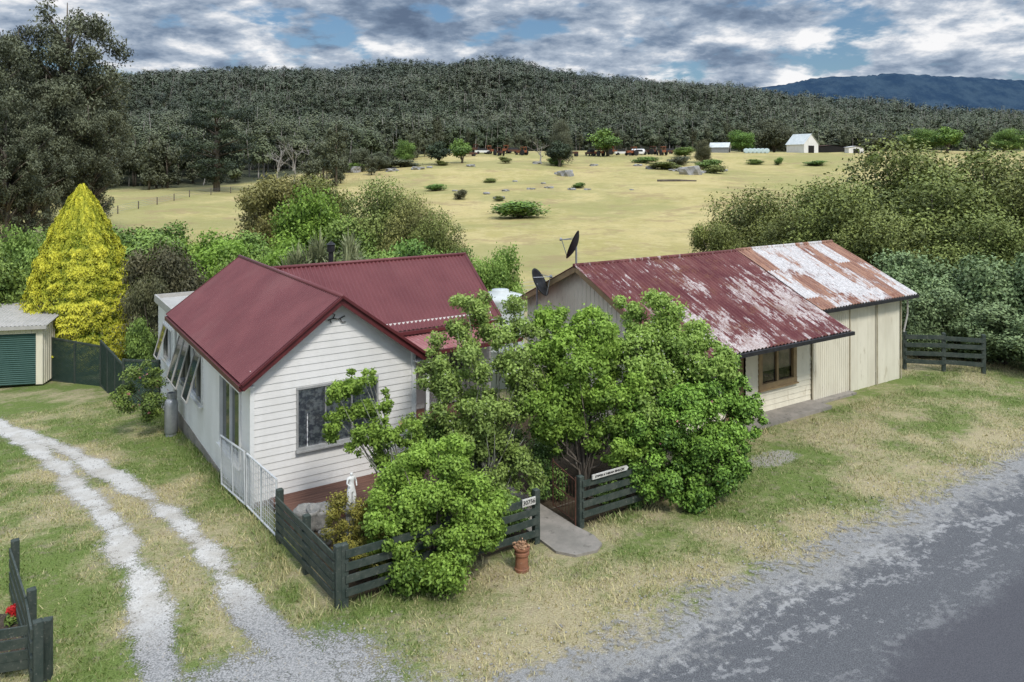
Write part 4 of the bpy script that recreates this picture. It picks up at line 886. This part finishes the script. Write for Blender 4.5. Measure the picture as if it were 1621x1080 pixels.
mb=MB(); clad(mb,(21.28,-2),(0,1),(1,0),5.8,0,2.98,(2.92,4.32),[],.11,.012,'rib'); clad(mb,(21.28,3.8),(-1,0),(0,1),11.5,-.3,2.98,None,[],.11,.012,'rib'); mb.obj('wall','creamgrey',H2)
L=16.46-9.42
mb=MB(); corr(mb,(9.42,rv,rz_+.03),(1,0,0),L,(0,-1,-rs),4.66,.15,.025,6,sag=.02); corr(mb,(9.42,rv,rz_+.03),(1,0,0),L,(0,1,-rs),3.4,.15,.025,4); r=mb.obj('roof','oldred',H2,smooth=True); r['label']='flaking dark red corrugated iron roof'
mb=MB(); corr(mb,(16.42,rv,rz_+.055),(1,0,0),5.3,(0,-1,-rs),3.62,.15,.025,6,sag=.02); corr(mb,(16.42,rv,rz_+.055),(1,0,0),5.3,(0,1,-rs),3.4,.15,.025,4); r=mb.obj('roof','oldrust',H2,smooth=True); r['label']='rusty and white weathered corrugated iron roof'
mb=MB(); mb.tube([(9.4,rv,rz_+.035),(16.4,rv,rz_+.035)],.06,8); mb.obj('ridge_cap','oldred',H2,smooth=True)
mb=MB(); mb.tube([(16.4,rv,rz_+.06),(21.75,rv,rz_+.06)],.06,8); mb.obj('ridge_cap','oldrust',H2,smooth=True)
for p,q,w_ in (((9.46,rv,rz_-.07),(9.46,-3.3,rzv(-3.3)-.07),.16),((9.46,rv,rz_-.07),(9.46,4.0,rzv(4.0)-.07),.16),((21.7,rv,rz_-.05),(21.7,-2.35,rzv(-2.35)-.05),.14),((16.44,-2.35,rzv(-2.35)-.07),(16.44,-3.3,rzv(-3.3)-.07),.12)): beamobj('barge_board','tan',H2,p,q,.03,w_)
for bx in ((9.45,16.5,-3.40,-3.32,rzv(-3.3)-.10,rzv(-3.3)),(16.5,21.75,-2.42,-2.34,rzv(-2.3)-.10,rzv(-2.3))): mb=MB(); mb.box(*bx); mb.obj('gutter','blackmetal',H2)
mb=MB(); mb.add([(9.5,-2,3.0-.06),(16.4,-2,3.0-.06),(16.4,-3.3,rzv(-3.3)-.06),(9.5,-3.3,rzv(-3.3)-.06)],[(0,1,2,3)]); mb.obj('soffit','brown',H2)
mb=MB()
for x in (16.36,18.31,19.84,21.26): mb.box(x-.015,x+.015,-2.08,-2.045,0,2.72)
mb.box(16.4,21.3,-2.075,-2.045,2.72,2.80); mb.obj('cover_strip','strip',H2)
w=window(H2,(9.75,-2),(1,0),(0,-1),4.22,5.80,.85,2.02,(5.01,),(),fm='tan',fw=.095,gm='clear',label='brown timber-framed sash window with tan blinds')
mb=MB(); mb.add([(13.9,-1.94,1.25),(15.6,-1.94,1.25),(15.6,-1.94,2.1),(13.9,-1.94,2.1)],[(0,1,2,3)]); mb.obj('blind','blind',w)
mb=MB(); mb.box(13.8,15.7,-1.6,-1.55,.7,2.2); mb.obj('room_shade','dark',w)  # dark sheet behind the glass, painted stand-in for the shed's dim inside
mb=MB(); mb.box(12.5,13.35,-1.95,-1.92,.1,2.1); d=mb.obj('door','brown',H2); mb=MB(); mb.tube([(13.25,-2,1.1),(13.25,-1.95,1.1)],.03,8); mb.obj('handle','metal',d)
mb=MB(); mb.box(9.7,16.34,-2.75,-2.03,-.05,.10); mb.box(16.36,18.3,-2.3,-2.06,-.05,.07); mb.obj('verandah_floor','concrete',H2)
mb=MB(); mb.beam((9.6,-3.2,.0),(9.6,-3.2,2.36),.1,.1); mb.obj('verandah_post','brown',H2)
mb=MB(); mb.tube([(21.42,-2.2,2.75),(21.5,-2.15,2.2),(21.36,-2.1,1.6)],.03,8); mb.obj('downpipe','trimgrey',H2)
def dish(u_,v_,zb,pole,R_,tilt,az,mat,label):
    e=empty('satellite_dish',(*uv2w(u_,v_),zb),0,label,'satellite dish')
    mb=MB(); mb.tube([(0,0,0),(0,0,pole)],.03,8); mb.obj('mast','metal',e)
    Rm=(Matrix.Rotation(az,3,'Z')@Matrix.Rotation(tilt,3,'Y'))
    mb=MB(); prof=[(R_*k/8,.28*R_*(k/8)**2) for k in range(9)]; mb.lathe(prof+[(R_*1.0,.28*R_-.02)]+[(R_*k/8,.28*R_*(k/8)**2-.02) for k in range(8,-1,-1)],28,(0,0,pole),flip=Rm); mb.obj('reflector',mat,e,smooth=True)
    mb=MB(); f=Rm@Vector((0,0,R_*1.05)); c=Vector((0,0,pole))
    for q in ((R_*.95,0,.25*R_),(-R_*.45,R_*.8,.25*R_),(-R_*.45,-R_*.8,.25*R_)): mb.tube([c+Rm@Vector(q),c+f],.012,5)
    mb.tube([c+f,c+f*1.12],.05,8); mb.obj('feed_arm','metal',e)
dish(9.0,2.2,2.6,1.15,.45,math.radians(62),math.radians(-20),'blackmetal','grey round satellite dish on a mast beside the shed')
dish(9.75,1.25,4.1,.82,.45,math.radians(68),math.radians(165),'blackmetal','dark satellite dish above the shed gable pointing skyward')
X0,Y0=at(792,27.5)
mb=MB(); mb.lathe([(.85,0),(.85,.7),(.87,.72),(.85,.74),(.85,1.4),(.87,1.42),(.85,1.44),(.85,3.1),(.87,3.15),(.8,3.25),(.3,3.4),(.3,3.46),(0,3.46)],40); o=mb.obj('water_tank','tank',smooth=True); o.location=(X0,Y0,gz(X0,Y0)-.1); meta(o,'pale round plastic rainwater tank behind the cottage','water tank')
# ---------------------------------------------------------------- GARAGE + LATTICE
GX,GY=at(68,30.5); ga=math.radians(12)
e=empty('garage',(GX,GY,-1.35),ga,'cream metal garage with green roller door','garage')
mb=MB(); clad(mb,(-6,0),(1,0),(0,-1),6,0,2.3,None,[(2.2,5.75,0,2.02)],.2,.02,'rib'); clad(mb,(0,0),(0,1),(1,0),6,0,2.3,None,[],.2,.02,'rib'); mb.obj('wall','cream',e)
mb=MB(); corr(mb,(-6.2,3,2.72),(1,0,0),6.4,(0,-1,-.11),3.25,.15,.02,2); corr(mb,(-6.2,3,2.72),(1,0,0),6.4,(0,1,-.11),3.25,.15,.02,2); mb.obj('roof','trimgrey',e)
mb=MB(); mb.box(-6.2,.2,-.24,-.16,2.22,2.36); mb.obj('gutter','trimgrey',e)
mb=MB()
for i in range(26): mb.add([(-3.8,.04,i*.08),(-.25,.04,i*.08),(-.25,.01,i*.08+.04),(-3.8,.01,i*.08+.04),(-.25,.04,i*.08+.08),(-3.8,.04,i*.08+.08)],[(0,1,2,3),(3,2,4,5)])
mb.obj('roller_door','teal',e)
def lattice(A,B,h,label):
    za=gz(*A);L=math.dist(A,B); e=empty('lattice_fence',(*A,za),math.atan2(B[1]-A[1],B[0]-A[0]),label,'fence')
    n=max(1,round(L/1.6)); mb=MB()
    mb.box(-.04,.04,-.04,.04,-.6,h+.05); pm=mb.obj('post','greenpaint',e)
    for i in range(1,n+1): o=pm.copy(); COL.objects.link(o); o.parent=e; o.location=(L*i/n,0,0)
    mb=MB(); mb.beam((0,0,h),(L,0,h),.05,.07); mb.obj('rail','greenpaint',e)
    mb=MB(); mb.beam((0,0,.05),(L,0,.05),.05,.07); mb.obj('rail','greenpaint',e)
    mb=MB(); s=-h
    while s<L:
        for sg in (1,-1):
            x0,x1=(s,s+h); a=max(x0,0);b=min(x1,L)
            if b-a>.02:
                if sg==1: mb.beam((a,-.008,.05+a-x0),(b,-.008,.05+b-x0),.008,.036)
                else: mb.beam((a,.008,h-(a-x0)),(b,.008,h-(b-x0)),.008,.036)
        s+=.09
    mb.obj('lattice_panel','lattice',e)
pA=px(80,603);pB=px(160,612);pC=px(196,645)
lattice(pA,pB,1.75,'dark green lattice fence beside the garage'); lattice(pB,pC,1.75,'dark green lattice fence panel along the drive'); lattice(pC,uv2w(-.05,11.6),1.6,'dark green lattice fence running to the cottage')
# ---------------------------------------------------------------- FRONT GARDEN
def custom(name,base,cl,n,L,W,leaf,label,cat,bark='bark',nl=10,r0=.06,seed=1,up=.35,extra=None,fork=.3,lo=.5):
    rng=np.random.default_rng(seed); bx,by=base; z=gz(bx,by)
    e=empty(name,(bx,by,z),0,label,cat); cl=[[c[0]-bx,c[1]-by,c[2]-z,*c[3:]] for c in cl]
    mb=MB(); limbs(mb,cl,(0,0,-.05),rng,r0,nl,fork=fork,wob=.12); mb.obj('trunk',bark,e,smooth=True)
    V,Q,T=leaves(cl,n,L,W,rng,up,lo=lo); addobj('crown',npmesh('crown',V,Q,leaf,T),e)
    if extra:
        nm,mt,num,l,w,rr=extra; c=np.array(cl); c[:,3:6]*=rr; V,Q,T=leaves(c,num,l,w,rng,.1,lo=.85); o=addobj(nm,npmesh(nm,V,Q,mt,T),e); o['kind']='stuff'
    return e
def P3(x,y,Yd): return [(x-810.5)*Yd/FP,Yd,HC-(y-260)*Yd/FP]
def clumps(lst,seed,sub=5,rs=.45,g=1.0):
    rng=np.random.default_rng(seed); out=[]
    for (x,y,Yd,r,t) in lst:
        c=P3(x,y,Yd); R0=r*Yd/FP*g
        for k in range(sub):
            d=rng.normal(size=3);d/=np.linalg.norm(d); q=R0*rs*rng.uniform(.5,1.45)
            out.append([c[0]+d[0]*R0*.82,c[1]+d[1]*R0*.82,c[2]+d[2]*R0*.82,q,q,q*.85,t+rng.uniform(-.22,.22)])
    return out
cl=clumps([(690,760,14.0,58,.6),(640,800,13.9,58,.55),(740,805,13.9,54,.55),(690,850,13.4,74,.5),(640,870,13.5,56,.45),(740,870,13.5,50,.4),(665,900,13.3,46,.35),(715,725,14.1,36,.65),(650,735,14.1,32,.65),(620,840,13.5,42,.5),(768,840,13.6,34,.45),(600,880,13.6,26,.4),(690,715,14.2,24,.65),(775,790,13.9,22,.5)],31,18,.30)
custom('round_bush',at(690,13.7),cl,64000,.068,.042,'lfbright','dense bright green rounded bush growing over the fence','bush',nl=12,r0=.04,seed=2,lo=.4)
cl=clumps([(545,815,14.0,28,.5),(570,835,13.9,36,.45),(600,860,13.6,35,.4),(555,855,13.9,28,.35),(590,885,13.4,26,.35),(530,830,13.8,20,.5)],32,8,.42)
custom('low_shrub',at(575,13.9),cl,12000,.05,.022,'lfyel','olive-yellow fine-leaved shrub beside the statue','shrub',nl=8,r0=.02,seed=3)
cl=clumps([(572,600,15.0,26,.6),(550,635,15.0,32,.5),(540,675,15.0,26,.45),(585,670,15.0,34,.5),(610,700,15.0,34,.5),(565,700,14.9,22,.45),(640,715,15.0,32,.5),(595,635,15.1,24,.55),(625,735,15,28,.4),(530,650,15,20,.5),(650,690,15.2,24,.5)],33,9,.33)
custom('small_tree',at(655,15.0),cl,18000,.068,.042,'lfbright','small open-branched tree reaching across the front window','tree',bark='lichen',nl=18,r0=.03,seed=4,lo=.3)
cl=clumps([(740,505,17.2,40,.65),(790,500,17.2,44,.7),(715,550,17.0,42,.65),(765,560,16.8,50,.65),(820,540,17,44,.65),(735,610,16.8,48,.6),(790,620,16.6,52,.6),(700,640,16.6,42,.55),(760,670,16.4,52,.55),(815,680,16.5,46,.5),(730,720,16.3,46,.45),(790,740,16.2,50,.45),(760,790,16.0,46,.4),(820,770,16.2,42,.4),(710,690,16.4,36,.45),(840,620,16.9,40,.55),(690,590,16.8,32,.55),(830,580,17,36,.6)],34,9,.34)
custom('lichen_covered_tree',at(770,16.4),cl,48000,.080,.048,'lfspring','small tree with grey lichen covered branches','tree',bark='lichen',nl=60,r0=.028,seed=5,extra=('lichen','lfmoss',2000,.04,.026,.7),lo=.2)
cl=clumps([(890,530,17.4,46,.7),(935,530,17.4,48,.75),(860,580,17.2,46,.65),(915,600,16.9,54,.65),(965,590,17.0,50,.7),(870,645,16.8,48,.6),(935,655,16.6,50,.55),(985,645,16.9,48,.6),(965,700,16.5,36,.5),(895,695,16.7,34,.45),(1000,690,16.7,36,.5),(870,520,17.5,30,.65)],35,12,.34)
custom('green_tree',at(925,16.8),cl,50000,.086,.052,'lfbright','light green multi-stemmed garden tree beside the gateway','tree',nl=26,r0=.035,seed=6,lo=.25,fork=.45)
cl=clumps([(985,510,18,42,.75),(1030,505,18,46,.8),(1075,535,18,46,.75),(1010,570,17.6,50,.7),(1065,580,17.6,50,.7),(1110,585,17.5,46,.65),(1030,620,17.2,50,.6),(990,600,17.4,46,.65),(1130,570,17.6,32,.7)],36,12,.34)
custom('green_tree',at(1040,17.5),cl,46000,.086,.052,'lflime','light green flowering garden tree beside the shed','tree',nl=14,r0=.045,seed=7,lo=.25,extra=('blossom','lfmoss',900,.05,.04,1.05))
cl=clumps([(1075,620,17.2,50,.6),(1125,612,17.3,44,.6),(1030,660,16.8,50,.55),(1090,670,16.8,56,.6),(1145,660,17.1,44,.6),(1060,730,16.6,54,.5),(1118,735,16.7,50,.5),(1155,710,16.9,40,.5),(1025,745,16.6,40,.4),(1080,770,16.6,42,.4),(1125,765,16.7,30,.4),(1178,635,17.5,32,.6),(1150,590,17.6,30,.6),(1000,690,16.7,36,.45),(1188,668,17.3,24,.5),(1170,745,16.9,20,.4)],37,19,.29)
custom('camellia_bush',at(1090,17.0),cl,76000,.078,.048,'lfdark','dense dark green camellia bush with scattered pink flowers','bush',nl=16,r0=.045,seed=8,lo=.35,extra=('flower','pink',70,.07,.07,1.12))
cl=clumps([(700,820,15.6,45,.35),(800,820,15.4,36,.3),(870,770,17,26,.25),(680,690,16.6,30,.5),(665,680,17,25,.5),(985,780,16.8,36,.25),(830,720,17.4,44,.35),(900,690,18.2,46,.3),(960,670,18.4,46,.3)],39,9,.4)
custom('undergrowth_shrub',at(850,16.4),cl,22000,.07,.04,'lfmid','low leafy undergrowth inside the front fence','shrub',nl=10,r0=.015,seed=10)
X0,Y0=px(228,655)
cl=clumps([(225,610,22.6,30,.45),(240,590,22.8,20,.5),(205,630,22.6,20,.4),(235,640,22.4,22,.4)],40,7,.45)
custom('rose_bush',(X0,Y0),cl,6000,.07,.045,'lfmid','rose bush with pale pink blooms beside the lattice fence','shrub',nl=12,r0=.02,seed=11,extra=('flower','pink',25,.1,.1,1.1))
cl=clumps([(655,670,16.4,16,.5),(662,700,16.4,14,.5)],41,4,.5)
custom('rose_bush',at(660,16.4),cl,900,.06,.04,'lfmid','thin rose bush with apricot blooms by the porch','shrub',nl=6,r0=.012,seed=12,extra=('flower','drygrass',8,.12,.12,1.1))
def grass():
    rng=np.random.default_rng(9); N=320000; Y=rng.uniform(9.5,34,N); X=rng.uniform(-.72,.72,N)*Y
    u,v=w2uv(X,Y); ok=(drive_mask(X,Y)<.2+.45*rng.random(N))&(v>-8.3+.9*fbm(X*1.5,Y*1.5,2)+.8*rng.random(N))&~((u>-.0)&(u<9.7)&(v>-4.5)&(v<9))&~((u>9.4)&(u<21.4)&(v>-2.8))
    ok&=~((u>4.1)&(u<5.4)&(v>-5.6)&(v<-4))&~((u>0)&(u<3.8)&(v>0)&(v<12.2))
    ok&=(fbm(X*1.6,Y*1.6,61)+rng.normal(size=N)*.12>.42)&(v<14)
    X=X[ok];Y=Y[ok];u=u[ok];v=v[ok];n=len(X); Z=G(X,Y); dr=dryness(X,Y)
    near=np.exp(-np.abs(v+4.55)/.25)*((u>0)&(u<7.5))+np.exp(-np.abs(u+.15)/.2)*(v>-4.6)+.7*np.exp(-np.abs(v+2.95)/.25)*(u>9)+.5*np.exp(-np.abs(v+7.3)/.4)*(fbm(X*2.2,Y*2.2,64)>.55)
    h=rng.uniform(.02,.055,n)*(1+2.2*near)*(.8+.6*(fbm(X*2,Y*2,63)))
    a=rng.uniform(0,6.28,n); w=rng.uniform(.006,.012,n); c,s=np.cos(a)*w,np.sin(a)*w; lx=rng.normal(size=n)*h*.5;ly=rng.normal(size=n)*h*.5
    b=np.stack([X,Y,Z],-1); o=np.stack([c,s,c*0],-1); t=b+np.stack([lx,ly,h],-1)
    V=np.stack([b-o,b+o,t+o*.3,t-o*.3],1).reshape(-1,3)
    tint=np.clip(dr+rng.normal(size=n)*.28,0,1)
    meta(addobj('grass',npmesh('grass',V,np.arange(4*n).reshape(-1,4),'blade',tint)),'short patchy green and straw-coloured grass','grass',kind='stuff')
grass()
# ---------------------------------------------------------------- light, world, camera
w=bpy.data.worlds.new('World'); SC.world=w; w.use_nodes=True; t=NT(w)
SE,SR=math.radians(50),math.radians(150)
for n in list(t.n): t.n.remove(n)
out=t.new('ShaderNodeOutputWorld'); sky=t.new('ShaderNodeTexSky'); sky.sky_type='NISHITA'; sky.sun_disc=False; sky.sun_elevation=SE; sky.sun_rotation=SR
b1=t.new('ShaderNodeBackground'); t.link(t.mix(1.0,sky.outputs[0],(.72,.88,1.0),'MULTIPLY'),b1.inputs[0]); b1.inputs[1].default_value=.09
tc=t.new('ShaderNodeTexCoord'); sx=t.new('ShaderNodeSeparateXYZ'); t.link(tc.outputs['Generated'],sx.inputs[0])
zz=t.math('ADD',t.math('MAXIMUM',sx.outputs[2],0),.32)
cb=t.new('ShaderNodeCombineXYZ'); t.link(t.math('DIVIDE',sx.outputs[0],zz),cb.inputs[0]); t.link(t.math('DIVIDE',sx.outputs[1],zz),cb.inputs[1]); t.link(t.math('MULTIPLY',sx.outputs[2],3.0),cb.inputs[2])
v=cb.outputs[0]
cov=t.noise(v,4.2,11,.56,.1); shd=t.noise(v,5.6,12,.60,.1); lrg=t.noise(v,1.6,4,.5)
cc=t.n.new('ShaderNodeValToRGB'); t.link(t.math('ADD',t.math('MULTIPLY',shd,.6),t.math('MULTIPLY',lrg,.4)),cc.inputs[0]); el=cc.color_ramp.elements
el[0].position=.39; el[0].color=(.12,.17,.26,1); el[1].position=.60; el[1].color=(.95,.95,.96,1); k=el.new(.46); k.color=(.21,.28,.39,1); k=el.new(.53); k.color=(.45,.52,.62,1)
b2=t.new('ShaderNodeBackground'); t.link(cc.outputs[0],b2.inputs[0])
t.link(t.math('ADD',1.0,t.math('MULTIPLY',t.step(sx.outputs[2],.24,.6),2.0)),b2.inputs[1])  # clouds made brighter overhead, above the view, to add light to the scene
mx=t.new('ShaderNodeMixShader'); t.link(t.step(cov,.37,.48),mx.inputs[0]); t.link(b1.outputs[0],mx.inputs[1]); t.link(b2.outputs[0],mx.inputs[2]); t.link(mx.outputs[0],out.inputs[0])
sd=bpy.data.lights.new('sun','SUN'); sd.energy=2.9; sd.angle=math.radians(11); sd.color=(1,.96,.90); so=bpy.data.objects.new('sun',sd); COL.objects.link(so)
dirv=Vector((math.sin(SR)*math.cos(SE),math.cos(SR)*math.cos(SE),math.sin(SE))); so.rotation_euler=dirv.to_track_quat('Z','Y').to_euler()
cam=bpy.data.cameras.new('camera'); co=bpy.data.objects.new('camera',cam); COL.objects.link(co); co.location=(0,0,HC); co.rotation_euler=(math.pi/2,0,0)
cam.sensor_width=36; cam.lens=FP/1621*36; cam.shift_y=-(540-260)/1621; cam.clip_start=.1; cam.clip_end=8000; SC.camera=co
SC.view_settings.view_transform='Standard'; SC.view_settings.look='None'; SC.view_settings.exposure=0
